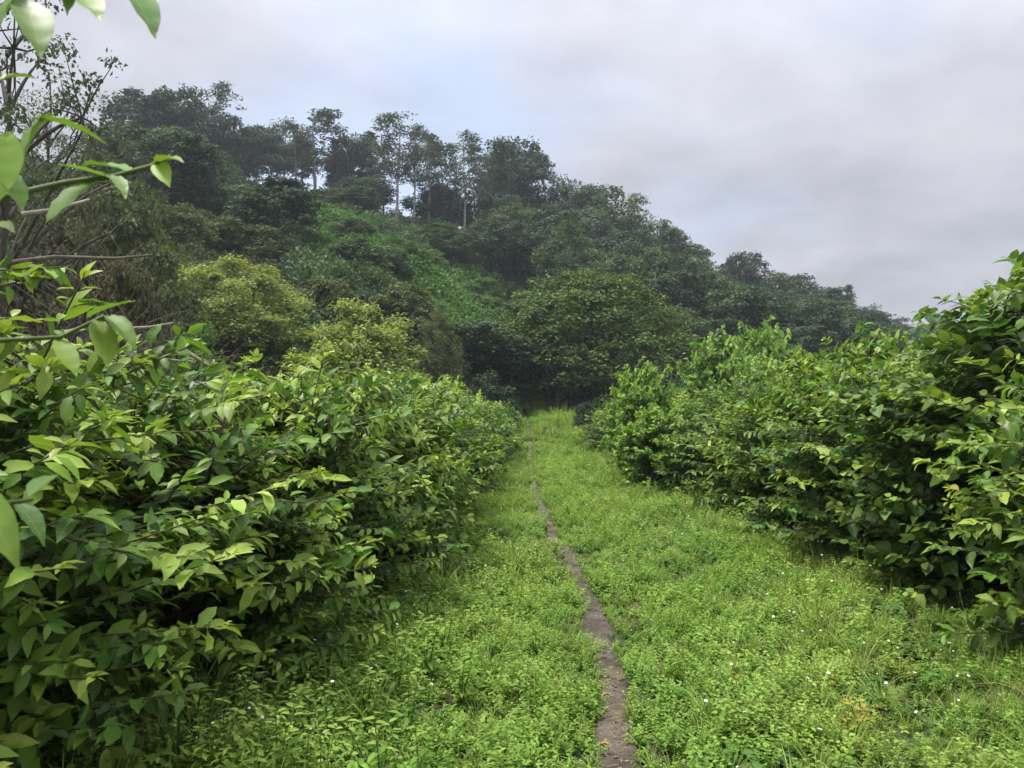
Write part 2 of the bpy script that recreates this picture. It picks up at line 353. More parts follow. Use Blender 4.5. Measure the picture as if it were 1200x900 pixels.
def herb_mesh(seed, n_pairs=5, h=.15, ls=.05, mat='herb', stems=False, t=None):
    t = t or LEAF_ROUND
    g = np.random.default_rng(seed); Tst = Tubes(4); P = []; D = []; Nn = []; S = []; T = []
    for s in range(4):
        az = g.uniform(0, 6.28); lean = g.uniform(.1, .75); top = np.array([math.cos(az) * lean * h, math.sin(az) * lean * h, h * g.uniform(.7, 1.1)])
        Tst.add([(0, 0, -.02), top * .5, top], [.004, .003, .002])
        for k in range(n_pairs):
            f = (k + .7) / n_pairs; c = top * f; a0 = g.uniform(0, 6.28)
            for sgn in (0, math.pi):
                a = a0 + sgn + g.normal(0, .2); el = g.uniform(-.15, .55)
                P.append(c + g.normal(0, .006, 3)); D.append((math.cos(a), math.sin(a), el)); Nn.append((g.normal(0, .25), g.normal(0, .25), 1))
                S.append(ls * (1.15 - .55 * f) * g.uniform(.75, 1.25)); T.append(.25 + .45 * f + g.normal(0, .1))
    V, F, A = scatter(t[0], t[1], np.array(P), frames(np.array(D), np.array(Nn)), np.array(S), np.array(T), t[2])
    me = mesh_np('herb', V, F, M[mat], {'luv': A}, True)
    return (me, Tst.mesh('stem', M['greenstem'])) if stems else me
def blade_mesh(seed, n=22, h=.22, w=.006, spread=.5, mat='grass', arch=.6):
    g = np.random.default_rng(seed); V = []; F = []; A = []; b = 0
    for i in range(n):
        az = g.uniform(0, 6.28); d = np.array([math.cos(az), math.sin(az), 0]); sd = np.array([-d[1], d[0], 0]); L = h * g.uniform(.5, 1.2); out = spread * g.uniform(.2, 1.2); r0 = d * g.uniform(0, .12 * h); tt = g.uniform(0, 1)
        for k, f in enumerate((0, .35, .7, 1.0)):
            c = r0 + d * L * out * f ** 1.6 + np.array([0, 0, L * (f - arch * out * f ** 2.4 * .6)]); ww = w * (1 - f ** 1.5) + .0004
            V += [c - sd * ww, c + sd * ww]; A += [(-1, f, tt * .6 + .1)] * 2
        F += [(b + 2 * k, b + 2 * k + 1, b + 2 * k + 3, b + 2 * k + 2) for k in range(3)]; b += 8
    return mesh_np('grass_blades', V, F, M[mat], {'luv': A}, True)
def flower_mesh(seed, h=.26, r=.0085):
    g = np.random.default_rng(seed); V = []; F = []; mi = []
    T = Tubes(4); top = np.array([g.normal(0, .04), g.normal(0, .04), h]); T.add([(0, 0, 0), top * .5 + (0.01, 0, 0), top], [.0016, .0013, .001]); tv = np.concatenate(T.V); tf = np.concatenate(T.F)
    V += list(tv); F += [tuple(f) for f in tf]; mi += [0] * len(tf)
    up = nrm(np.array([g.normal(0, .35), g.normal(0, .35), 1.0])); a = nrm(np.cross(up, [1, .2, 0])); bb = np.cross(up, a)
    for k in range(5):
        t0 = k * 1.2566; b = len(V); c = top + up * .002
        dd = a * math.cos(t0) + bb * math.sin(t0); ss = -a * math.sin(t0) + bb * math.cos(t0)
        V += [c, c + dd * r * .7 - ss * r * .45, c + dd * r * 1.25, c + dd * r * .7 + ss * r * .45]; F.append((b, b + 1, b + 2, b + 3)); mi.append(1)
    b = len(V); c = top + up * .003; rr = r * .38
    V += [c + a * rr, c + bb * rr, c - a * rr, c - bb * rr]; F.append((b, b + 1, b + 2, b + 3)); mi.append(2)
    me = mesh_np('wildflower', V, F, M['greenstem']); me.materials.append(M['petal']); me.materials.append(M['pollen'])
    me.polygons.foreach_set('material_index', np.array(mi, np.int32)); return me

g = np.random.default_rng(11)
def strip(n, y0, y1, x0, x1, p=1.0):
    """points over the aisle, denser towards the camera"""
    y = y0 * (y1 / y0) ** (g.uniform(0, 1, n) ** p); return g.uniform(x0, x1, n), y
def vnoise(x, y, s, k=0): return (np.sin(x * s + k) * np.sin(y * s * .83 + 1.7 * k + .5) + .6 * np.sin(x * s * 2.1 - y * s * 1.3 + k * 2.2) + .4 * np.sin(y * s * 3.3 + x * s * 1.9 + k)) / 2
def clear_path(x, y, m=0.0):
    d = np.abs(x - path_x(y)) / (path_w(y) * (1 - .75 * np.exp(-((y - 5.25) / .3) ** 2) - .6 * np.exp(-((y - 9.2) / .9) ** 2)) + m); return d > 1 + .5 * vnoise(x, y, 13) + .3 * vnoise(x, y, 37, 2)
x1, y1 = strip(46000, 2.3, 40, -3.2, 6.2, .8)
keep = clear_path(x1, y1) & (np.abs(x1) < .75 * y1 + 1.2) & ~((y1 > 30) & (np.abs(x1 - 1.4) > 3.5)); x1, y1 = x1[keep], y1[keep]
nearp = np.clip(np.abs(x1 - path_x(y1)) / .5, .3, 1)
sc1 = (.72 + .42 * vnoise(x1, y1, 2.3) + .2 * vnoise(x1, y1, 6.1, 2) + g.normal(0, .17, len(x1))) * (.55 + .45 * nearp) * np.interp(y1, [2, 8, 20, 40], [.95, 1.1, 1.9, 2.6])
sc1 = np.clip(sc1 * (1 + .35 * sstep(-.2, -1.3, x1) * (y1 < 7)), .3, 4)
pk = np.where(vnoise(x1, y1, .9, 3) + g.normal(0, .35, len(x1)) > .12, 0, 1) * 2 + g.integers(0, 2, len(x1))
src = [herb_mesh(1, 8, .15, .036), herb_mesh(2, 8, .17, .042, t=LEAF), herb_mesh(3, 7, .12, .044, t=LEAF), herb_mesh(4, 8, .2, .034), blade_mesh(5, 30, .19, .004, .9, arch=.9), blade_mesh(6, 24, .27, .004, .8, arch=.9), blade_mesh(7, 36, .14, .004, 1.0, arch=.9), blade_mesh(8, 14, .22, .004, .8, 'strawblade'), herb_mesh(9, 3, .09, .085, 'darkherb')]
isg = (g.uniform(0, 1, len(x1)) < .2 + .4 * sstep(1.0, 2.6, x1) * sstep(8, 3.5, y1) + .25 * sstep(8, 20, y1)); pk = np.where(isg, 4 + g.integers(0, 3, len(x1)), pk)
uu = g.uniform(0, 1, len(x1)); pk = np.where(uu < .02 + .07 * sstep(2, 3.4, x1), 7, np.where((uu > .72) & (vnoise(x1, y1, 1.1, 7) > .25), 8, pk))
rot = np.stack([g.normal(0, .16, len(x1)), g.normal(0, .16, len(x1)), g.uniform(0, 6.28, len(x1))], -1)
cover('grass', 'low bright green weeds and grass carpeting the aisle beside the footpath', 'grass', np.stack([x1, y1, gh(x1, y1) - .01 - .03 * np.exp(-((x1 - path_x(y1)) / .14) ** 2)], -1), rot, sc1, pk, src)
xf, yf_ = strip(1000, 2.6, 16, -1.9, 4.4, .8)
k = clear_path(xf, yf_, .08) & (vnoise(xf, yf_, 1.3, 5) + .9 * sstep(1.6, 3.2, xf) + .7 * sstep(0, -1, xf) > .15); xf, yf_ = xf[k], yf_[k]
cover('wildflowers', 'tiny white wildflowers on thin stalks scattered through the green weeds', 'wildflowers', np.stack([xf, yf_, gh(xf, yf_)], -1), np.stack([g.normal(0, .15, len(xf)), g.normal(0, .15, len(xf)), g.uniform(0, 6.28, len(xf))], -1), g.uniform(.55, 1.1, len(xf)), g.integers(0, 3, len(xf)), [flower_mesh(1), flower_mesh(2, .2), flower_mesh(3, .31, .008)])

# ------------------------------------------------------------------ shrubs of the two rows
class Shrub: pass
def grow_shrub(seed, rx, ry, h, n_lat=230, leaf=.125, young=.18, base=.12, gap=.052, up_bias=0.0, roundleaf=False, jut=()):
    """stems, arching side branches and opposite leaves, in the shrub's own space"""
    g = np.random.default_rng(seed); s = Shrub(); T = Tubes(4); s.base_tubes = T
    stems = []
    for i in range(6):
        az = i * 1.05 + g.normal(0, .3); lean = g.uniform(.15, .55)
        p = np.array([[math.cos(az) * rx * lean * f ** 1.3, math.sin(az) * ry * lean * f ** 1.3, h * .88 * f] for f in np.linspace(0, 1, 7)]) + g.normal(0, .018, (7, 3)); p[0, 2] = -.08
        p[:, :2] += .05 * np.array([math.cos(az), math.sin(az)]); stems.append(p); T.add(p, np.linspace(.024, .007, 7))
    P, D, Nn, S, A = [], [], [], [], []
    lump = g.uniform(0, 6.28, 8)
    for i in range(n_lat):
        az = g.uniform(0, 6.28); u = g.uniform(0, 1) ** .8
        el = math.asin(min(1, u)) if g.uniform() < .55 else g.uniform(-.72, .3)
        f = 1 + .13 * math.sin(3 * az + lump[0]) * math.cos(2.5 * el + lump[1]) + .10 * math.sin(7 * az + lump[2] + 5 * el) + g.normal(0, .075)
        ce = math.cos(el) if el > 0 else max(math.cos(el), .93)
        tip = np.array([math.cos(az) * ce * rx * f, math.sin(az) * ce * ry * f, h * .42 + math.sin(el) * h * .58 * f])
        if tip[2] < base: tip[2] = base + g.uniform(0, .2)
        st = stems[g.integers(0, 6)]; q = np.clip(tip[2] / h - g.uniform(.02, .25), .08, .95); a = st[int(q * 6)] * (1 - (q * 6) % 1) + st[min(6, int(q * 6) + 1)] * ((q * 6) % 1)
        mid = (a + tip) * .5 + np.array([0, 0, g.uniform(.02, .16)]) + g.normal(0, .03, 3)
        t = np.linspace(0, 1, 9)[:, None]; pl = (1 - t) ** 2 * a + 2 * t * (1 - t) * mid + t * t * tip
        T.add(pl[::2], np.linspace(.0075, .0028, 5))
        seg = np.linalg.norm(np.diff(pl, axis=0), axis=1); cum = np.r_[0, np.cumsum(seg)]; L = cum[-1]
        isy = g.uniform() < young + .12 * (el > .7); d0 = max(.25 * L, L - .85)
        dist = L
        k = 0
        while dist > d0:
            c = np.array([np.interp(dist, cum, pl[:, j]) for j in range(3)]); tg = nrm(pl[min(8, np.searchsorted(cum, dist))] - pl[max(0, np.searchsorted(cum, dist) - 1)])
            side = nrm(np.cross(tg, [0, 0, 1.0]) + 1e-6); twist = g.normal(0, .35) + (math.pi / 2 * (k % 2) * .55 if el > .6 else 0)
            side = side * math.cos(twist) + np.cross(tg, side) * math.sin(twist)
            age = (L - dist) / .5
            for sg in (-1, 1):
                if g.uniform() < .07: continue
                d = side * sg * g.uniform(.75, 1.1) + tg * g.uniform(.35, .95) + np.array([0, 0, g.uniform(-.45, .38)])
                ln = leaf * g.choice((.55, .75, .9, 1.0, 1.12, 1.25)) * g.uniform(.9, 1.1) * (.55 if k == 0 else .85 if k == 1 else 1)
                P.append(c + nrm(d) * .012); D.append(d); S.append(ln)
                Nn.append(np.array([0, 0, 1.0]) + .4 * nrm(tip - [0, 0, h * .4]) + g.normal(0, .42, 3))
                A.append(np.clip((.85 if isy else .42) - .5 * age + g.normal(0, .08), .04, 1))
            dist -= gap * g.uniform(.75, 1.3) * (.6 if k < 2 else 1); k += 1
        if k and isy:      # upright pair of new leaves at the very tip
            for sg in (-1, 1):
                P.append(tip); D.append(tg + .45 * sg * side + np.array([0, 0, .5])); S.append(leaf * .45); Nn.append(np.array([0, 0, 1.0]) + .4 * side * sg); A.append(1.0)
    s.P = np.array(P); s.R = frames(np.array(D), np.array(Nn)); s.S = np.array(S); s.T = np.array(A); s.round = roundleaf
    return s
def bulk(s, mask, name, mat):
    t = LEAF_ROUND if s.round else LEAF
    V, F, A = scatter(t[0], t[1], s.P[mask], s.R[mask], s.S[mask], s.T[mask], t[2]); return mesh_np(name, V, F, mat, {'luv': A}, True)
TINTS = [.1, .25, .4, .55, .75, .95]
hero_cache = {}
def hero_mesh(rnd, tint, pick, mat, close=False):
    k = min(range(6), key=lambda i: abs(TINTS[i] - tint)); key = (rnd, k, pick, mat, close)
    if key not in hero_cache:
        t = (HERO_ROUND if rnd else CLOSE if close else HERO)[pick]
        A = np.c_[t[2], np.full(len(t[0]), TINTS[k])]; hero_cache[key] = mesh_np('leaf', t[0], t[1], M[mat], {'luv': A}, True)
    return hero_cache[key]

ORD = ['first', 'second', 'third', 'fourth', 'fifth', 'sixth', 'seventh', 'eighth', 'ninth', 'tenth', 'eleventh', 'twelfth', 'thirteenth']
GL, GR = 'shrubs in the row below the scrubby hillside', 'shrubs in the row across the footpath'
def LROW(i): return ORD[i] + ' glossy shrub of the hedge row counted from the pale-topped tall one'
def RROW(i): return ORD[i] + ' shrub of the hedge row counted from the tallest vine-smothered one'
# x, y, rx, ry, height, leaf length, material, young share, label, group
NEAR = [
 (-1.95, 1.05, .92, .95, 2.15, .12, 'coffee', .25, 'shrub whose long leafy twigs reach out over the footpath side, its big leaves spotted yellow', None),
 (-2.5, 3.1, 1.2, 1.05, 2.1, .108, 'coffee', .5, 'tall glossy shrub topped with pale yellow new leaves beside long dark grass', GL),
 (-2.1, 4.6, 1.15, 1.0, 1.82, .11, 'coffee', .38, LROW(0), GL),
 (-1.95, 5.95, 1.3, 1.1, 1.78, .112, 'coffee', .36, LROW(1), GL),
 (-1.8, 7.6, 1.3, 1.15, 1.87, .112, 'coffee', .34, LROW(2), GL),
 (-1.7, 9.5, 1.35, 1.2, 1.98, .118, 'coffee', .32, LROW(3), GL),
 (4.4, 4.8, 1.4, 1.2, 2.15, .125, 'coffee', .42, 'shrub with yellowing leaves low over bare earth beside white flowers', GR),
 (4.5, 6.5, 1.4, 1.25, 2.68, .12, 'vine', .25, 'tallest shrub of its row, smothered in round climbing vine leaves', GR),
 (4.15, 8.2, 1.35, 1.25, 2.1, .115, 'coffee', .22, RROW(0), GR),
 (4.1, 10.0, 1.3, 1.25, 2.05, .115, 'coffee', .24, RROW(1), GR),
]
built = []
for i, (x, y, rx, ry, h, lf, mt, yg, lab, grp) in enumerate(NEAR):
    s = grow_shrub(100 + i, rx, ry, h, n_lat=int(205 * rx * ry * (h / 2)) + 85, leaf=lf, young=yg, roundleaf=(mt == 'vine'), gap=.05 if mt != 'vine' else .07)
    s.loc = np.array([x, y, g1(x, y)]); s.mat = mt; s.label, s.grp = lab, grp; built.append(s)
# which leaves stand largest and unhidden: these become leaves of their own, the rest of the foliage is one mesh per shrub
W = np.concatenate([s.P + s.loc for s in built]); own = np.concatenate([np.full(len(s.P), i) for i, s in enumerate(built)]); loc_i = np.concatenate([np.arange(len(s.P)) for s in built]); SZ = np.concatenate([s.S for s in built])
dy = np.maximum(W[:, 1], .05); U = CX + W[:, 0] / dy * FPX; Vv = HY - (W[:, 2] - 1.6) / dy * FPX; size = SZ / dy * FPX
inview = (W[:, 1] > .4) & (U > -15) & (U < 1215) & (Vv > -15) & (Vv < 915)
order = np.nonzero(inview)[0]; order = order[np.argsort(dy[order])]
occ = np.zeros((200, 260), bool); vis = []
for q in order:
    cx_, cy_ = int(U[q] / 5) + 8, int(Vv[q] / 5) + 8; r_ = int(size[q] * .16 / 5)
    if not (0 <= cx_ < 260 and 0 <= cy_ < 200): continue
    if not occ[cy_, cx_]: vis.append(q)
    occ[max(0, cy_ - r_):cy_ + r_ + 1, max(0, cx_ - r_):cx_ + r_ + 1] = True
vis = np.array(vis); rngl = random.Random(3)
def add_leaf(parent, pos, rot, scl, tint, rnd, mat, pick=None):
    o = bpy.data.objects.new('leaf', hero_mesh(rnd, tint, rngl.randrange(2 if rnd else 3) if pick is None else pick, mat, pick is not None)); COL.objects.link(o); o.parent = parent
    Mx = Matrix([[*(rot[r] * scl), pos[r]] for r in range(3)] + [[0, 0, 0, 1]]); o.matrix_basis = Mx
    return o
for i, s in enumerate(built):
    root = thing('leafy_shrub', s.label, 'shrub', s.loc, s.grp)
    mine = vis[own[vis] == i]; mine = mine[size[mine] > 9]; mine = mine[np.argsort(-size[mine])][:290]
    mask = np.ones(len(s.P), bool); mask[loc_i[mine]] = False
    link('branches', s.base_tubes.mesh('branches', M['stem']), root)['kind'] = 'stuff'
    f = link('foliage', bulk(s, mask, 'foliage', M[s.mat]), root); f['kind'] = 'stuff'
    for q in loc_i[mine]: add_leaf(root, s.P[q], s.R[q], s.S[q], s.T[q], s.round, s.mat)
    s.root = root

# twigs of the nearest shrub that reach into the view, each leaf set by hand
def W3(px, py, Y): return np.array([px2x(px, Y), Y, py2z(py, Y)])
root = built[0].root; L0 = built[0].loc
def twig(pts, r0=.006, r1=.003):
    t = Tubes(6); p = np.array([W3(*q) for q in pts]) - L0; t.add(p, np.linspace(r0, r1, len(p))); return link('twig', t.mesh('twig', M['greenstem']), root)
tw1 = twig([(-420, 330, .95), (-150, 262, 1.05), (0, 228, 1.15), (70, 212, 1.2), (130, 204, 1.22), (172, 192, 1.24), (196, 180, 1.25)])
tw2 = twig([(-420, 200, .95), (-160, 90, 1.05), (-30, 20, 1.1), (40, -25, 1.15), (130, -40, 1.2)])
tw3 = twig([(-420, 480, .85), (-200, 500, .95), (-60, 560, 1.0), (0, 590, 1.0), (40, 585, 1.02)])
tw4 = twig([(-420, 420, .9), (-150, 380, 1.1), (-20, 400, 1.25), (70, 395, 1.3), (120, 370, 1.32)])
def hand_leaf(parent, b, t, tint, nrml=(0, -.35, 1), wide=.82, pick=None):
    nrml = (nrml[0], nrml[1] * .6, nrml[2] + .35); B, Tp = W3(*b), W3(*t); d = Tp - B; pick = rngl.randrange(3); dr = (.22, .38, .12)[pick]; n0 = frames(d[None], np.array([nrml], float))[0][:, 2]
    d2 = nrm(d) + dr * n0; rot = frames(d2[None], np.array([nrml], float))[0]                     # the blade bends down to its tip
    add_leaf(parent, B - L0, rot, np.array([wide, 1, 1]) * np.linalg.norm(d) / math.sqrt(1 + dr * dr), tint, False, 'coffee', pick)
for b, t, ti, nn in [
    ((28, 135, 1.12), (122, 168, 1.2), .62, (.25, -.55, .8)), ((58, 130, 1.16), (20, 205, 1.1), .5, (-.5, -.5, .7)),
    ((62, 190, 1.18), (140, 212, 1.22), .62, (0, -.45, .9)), ((112, 206, 1.22), (48, 262, 1.14), .35, (0, -.6, .7)),
    ((118, 204, 1.2), (144, 232, 1.15), .6, (.4, -.5, .8)), ((150, 200, 1.23), (92, 190, 1.3), .45, (0, -.4, 1)),
    ((178, 190, 1.25), (212, 188, 1.2), .75, (.1, -.6, .8)), ((180, 188, 1.25), (196, 218, 1.2), .7, (-.3, -.7, .6)),
    ((0, 232, 1.15), (-40, 150, 1.2), .4, (.5, -.5, .6)), ((5, 150, 1.1), (-8, 238, 1.05), .5, (.3, -.8, .4)), ((-10, 90, 1.1), (38, 88, 1.15), .6, (0, -.5, .9)),
    ((-5, 190, 1.1), (22, 246, 1.06), .55, (.6, -.6, .5)), ((-20, 268, 1.1), (14, 272, 1.05), .7, (0, -.6, .8))]:
    hand_leaf(tw1, b, t, ti, nn)
for b, t, ti, nn in [((20, -8, 1.12), (40, 64, 1.05), .35, (.3, -.8, .4)), ((130, -34, 1.2), (176, 40, 1.14), .45, (.35, -.6, .7)), ((20, -20, 1.12), (-18, 55, 1.06), .35, (-.4, -.7, .5)), ((60, -38, 1.15), (112, 18, 1.08), .5, (.2, -.8, .5)), ((95, -40, 1.17), (70, 12, 1.1), .45, (0, -.9, .3))]:
    hand_leaf(tw2, b, t, ti, nn)
for b, t, ti, nn in [((-30, 572, .85), (28, 668, .82), .55, (.35, -.9, .2)), ((20, 590, 1.0), (56, 640, .97), .3, (.5, -.5, .6)), ((36, 582, 1.02), (70, 556, 1.1), .3, (0, -.5, .9))]:
    hand_leaf(tw3, b, t, ti, nn)
for b, t, ti, nn in [((100, 372, 1.3), (158, 352, 1.26), .62, (0, -.5, .9)), ((112, 372, 1.32), (126, 432, 1.25), .55, (.5, -.7, .4)), ((64, 395, 1.3), (90, 442, 1.26), .5, (.3, -.7, .5)), ((122, 370, 1.32), (160, 412, 1.28), .6, (.2, -.7, .5))]:
    hand_leaf(tw4, b, t, ti, nn)

# farther shrubs of both rows share four full shapes
full = []
for k in range(4):
    s = grow_shrub(300 + k, 1.25, 1.25, 2.15, n_lat=260, leaf=.135, young=.2 if k < 3 else .3, roundleaf=(k == 3), gap=.06)
    full.append((s, s.base_tubes.mesh('branches', M['bark']), {m: bulk(s, np.ones(len(s.P), bool), 'foliage', M[m]) for m in (('coffee', 'vine') if k < 3 else ('vine', 'lush'))}))
def far_shrub(x, y, h, k, mat, label, group, w=1.0, rz=None, name='leafy_shrub'):
    s, bm, fm = full[k]; root = thing(name, label, 'shrub', (x, y, g1(x, y)), group, rngl.uniform(0, 6.28) if rz is None else rz)
    root.scale = (w, w, h / 2.15)
    link('branches', bm, root)['kind'] = 'stuff'; link('foliage', fm[mat], root)['kind'] = 'stuff'; return root
for i, (x, y, h) in enumerate([(-1.65, 11.4, 2.0), (-1.55, 13.4, 2.0), (-1.45, 15.4, 1.95), (-1.35, 17.6, 1.95), (-1.15, 20.0, 1.9), (-1.05, 22.5, 1.85), (-1.0, 25.0, 1.75)]):
    far_shrub(x, y, h, rngl.randrange(3), 'coffee', LROW(4 + i), GL, 1.0)
for i, (x, y, h) in enumerate([(4.0, 11.8, 2.0), (3.95, 13.6, 1.95), (3.95, 15.6, 1.9), (3.95, 17.8, 1.85), (3.9, 20.2, 1.85), (3.85, 23, 1.8), (3.7, 26, 1.75)]):
    far_shrub(x, y, h, rngl.randrange(3), 'vine' if i % 2 else 'coffee', RROW(2 + i), GR, 1.0)
for i, (x, y, h, w) in enumerate([(-5.4, 5.6, 1.95, 1.1), (-4.9, 7.6, 1.95, 1.1), (-4.6, 9.6, 1.9, 1.1), (-4.4, 11.8, 1.9, 1.1), (-4.2, 14.4, 1.8, 1.1), (-4.0, 17.4, 1.7, 1.1)]):
    far_shrub(x, y, h, rngl.randrange(3), 'coffee', ORD[i] + ' shrub of the row behind the glossy hedge, counted towards the wooded hill', 'shrubs of the row behind the first hedge', w)
for i, (x, y, h, w) in enumerate([(7.2, 7.8, 2.3, 1.15), (7.0, 10.2, 2.2, 1.15), (7.1, 13, 2.1, 1.15), (7.4, 16.2, 2.1, 1.2), (10.5, 15, 2.1, 1.3), (11, 19, 2.3, 1.3)]):
    far_shrub(x, y, h, rngl.randrange(3), 'vine', ORD[i] + ' shrub behind the vine-smothered hedge row, counted towards the creeper mounds', 'shrubs behind the hedge across the footpath', w)
far_shrub(4.5, 9.8, 2.5, 3, 'vine', 'rounded vine-draped mound rising above the hedge next to the tallest shrub', None, .8)
far_shrub(2.75, 16.4, 2.55, 3, 'lush', 'upright pale green young shrub at the end of the hedge near the clearing', None, .62)
far_shrub(2.8, 14.8, 1.6, 3, 'lush', 'low pale green shrub at the foot of the upright young one', None, .6)
for x, y, h, w, lab in [(5.9, 22, 3.7, .95, 'bright light green creeper mound next to the dome-shaped tree'), (7.6, 23, 4.0, 1.0, 'highest bright green creeper mound in front of the dark hill'), (6.6, 20.5, 2.9, .8, 'low creeper mound in front of the two higher ones')]:
    far_shrub(x, y, h, 3, 'lush', lab, 'creeper-covered mounds', w, name='creeper_mound')

# ------------------------------------------------------------------ long grass and tall weeds under the near hedge: each tuft a plant
tuft = [blade_mesh(60 + k, 34, .55, .007, .75, 'longgrass', .9) for k in range(3)]
for k, (px, Y) in enumerate([(150, 3.6), (195, 3.75), (240, 3.7), (215, 3.35), (120, 3.3), (270, 4.0), (60, 3.4), (175, 4.1)]):
    x = px2x(px, Y); o = link('grass_tuft', tuft[k % 3], None, (x, Y, g1(x, Y) - .01)); o.rotation_euler = (0, 0, k * 1.3); o.scale = (.9 + .05 * (k % 4),) * 3
    tag(o, 'tuft of long arching dark green grass in the shade under the hedge', 'grass tuft', 'long grass tufts under the hedge')
tall = [herb_mesh(80 + k, 11, .34, .062, stems=True, t=LEAF) for k in range(3)]
yel = [herb_mesh(90 + k, 4, .2, .05, 'yellowweed', True) for k in range(2)]
def weed(px, Y, k, me, s_, label, group):
    x = px2x(px, Y); r = thing('leafy_weed', label, 'weed', (x, Y, g1(x, Y) - .01), group, k * 2.1); r.scale = (s_,) * 3
    link('foliage', me[0], r)['kind'] = 'stuff'; link('stem', me[1], r)
for k, (px, Y) in enumerate([(300, 3.5), (345, 3.65), (390, 3.75), (430, 4.0), (465, 4.3), (420, 3.5), (360, 3.35), (480, 3.8), (320, 3.9), (500, 4.6), (270, 3.4), (400, 4.2), (520, 5.0), (330, 3.2), (450, 3.3), (240, 3.25), (380, 3.15), (495, 3.35), (540, 4.2), (285, 3.7)]):
    weed(px, Y, k, tall[k % 3], .85 + .08 * (k % 5), 'knee-high leafy green weed at the foot of the near hedge', 'tall leafy weeds at the hedge foot')
for k, (px, Y) in enumerate([(972, 4.2), (1002, 3.9), (986, 3.7), (866, 4.3), (1050, 4.6)]):
    weed(px, Y, k, yel[k % 2], .8 + .1 * (k % 3), 'small yellowing weed standing out of the green grass', 'yellowing weeds in the grass')

# ------------------------------------------------------------------ things lying on the footpath
def dead_leaf(px, Y, mat, label, s=.05, rz=0):
    t = HERO[1]; me = mesh_np('fallen_leaf', t[0], t[1], M[mat], None, True); x = px2x(px, Y)
    o = link('fallen_leaf', me, None, (x, Y, g1(x, Y) + .022)); o.scale = (s * 1.3, s, s); o.rotation_euler = (.1, .15, rz); return tag(o, label, 'leaf')
dead_leaf(711, 3.72, 'orangeleaf', 'small orange dead leaf lying on the dark earth of the footpath', .05, 1.2)
dead_leaf(712, 4.36, 'tanleaf', 'tan dead leaf at the footpath edge beside dry straw', .05, 2.0)
g = np.random.default_rng(21)
T = Tubes(4)
for k in range(150):
    y = 3.3 + 4.8 * g.uniform() ** 1.4 if k % 3 else g.normal(4.15, .18); x = path_x(y) + g.normal(0, .05); a = g.uniform(0, 6.28); L = g.uniform(.015, .07); z = g1(x, y) + .018
    T.add([(x, y, z), (x + math.cos(a) * L * .5, y + math.sin(a) * L * .5, z + g.uniform(0, .006)), (x + math.cos(a) * L, y + math.sin(a) * L, z)], [.0012, .0014, .0008])
tag(link('straw_litter', T.mesh('straw_litter', M['litter'])), 'pale dry straw scraps scattered on the trodden footpath', 'straw', kind='stuff')
sv = np.array([(1, 0, 0), (-1, 0, 0), (0, 1, 0), (0, -1, 0), (0, 0, .6), (0, 0, -.6), (.6, .6, .3), (-.6, .5, .25)], float)
sf = np.array([(0, 6, 4), (6, 2, 4), (2, 7, 4), (7, 1, 4), (1, 3, 4), (3, 0, 4), (0, 5, 6), (6, 5, 2), (2, 5, 7), (7, 5, 1), (1, 5, 3), (3, 5, 0)], np.int32)
n = 160; y = 3.2 + 7 * g.uniform(0, 1, n) ** 1.5; x = path_x(y) + g.normal(0, .06, n)
V, F, _ = scatter(sv, sf, np.stack([x, y, gh(x, y) + .016], -1), frames(np.stack([np.cos(x * 900), np.sin(x * 900), 0 * x], -1), np.stack([g.normal(0, .2, n), g.normal(0, .2, n), 1 + 0 * x], -1)), .004 + .009 * g.uniform(0, 1, n) ** 3)
tag(link('gravel', mesh_np('gravel', V, F, M['stone'])), 'small grey brown stones trodden into the footpath', 'gravel', kind='stuff')

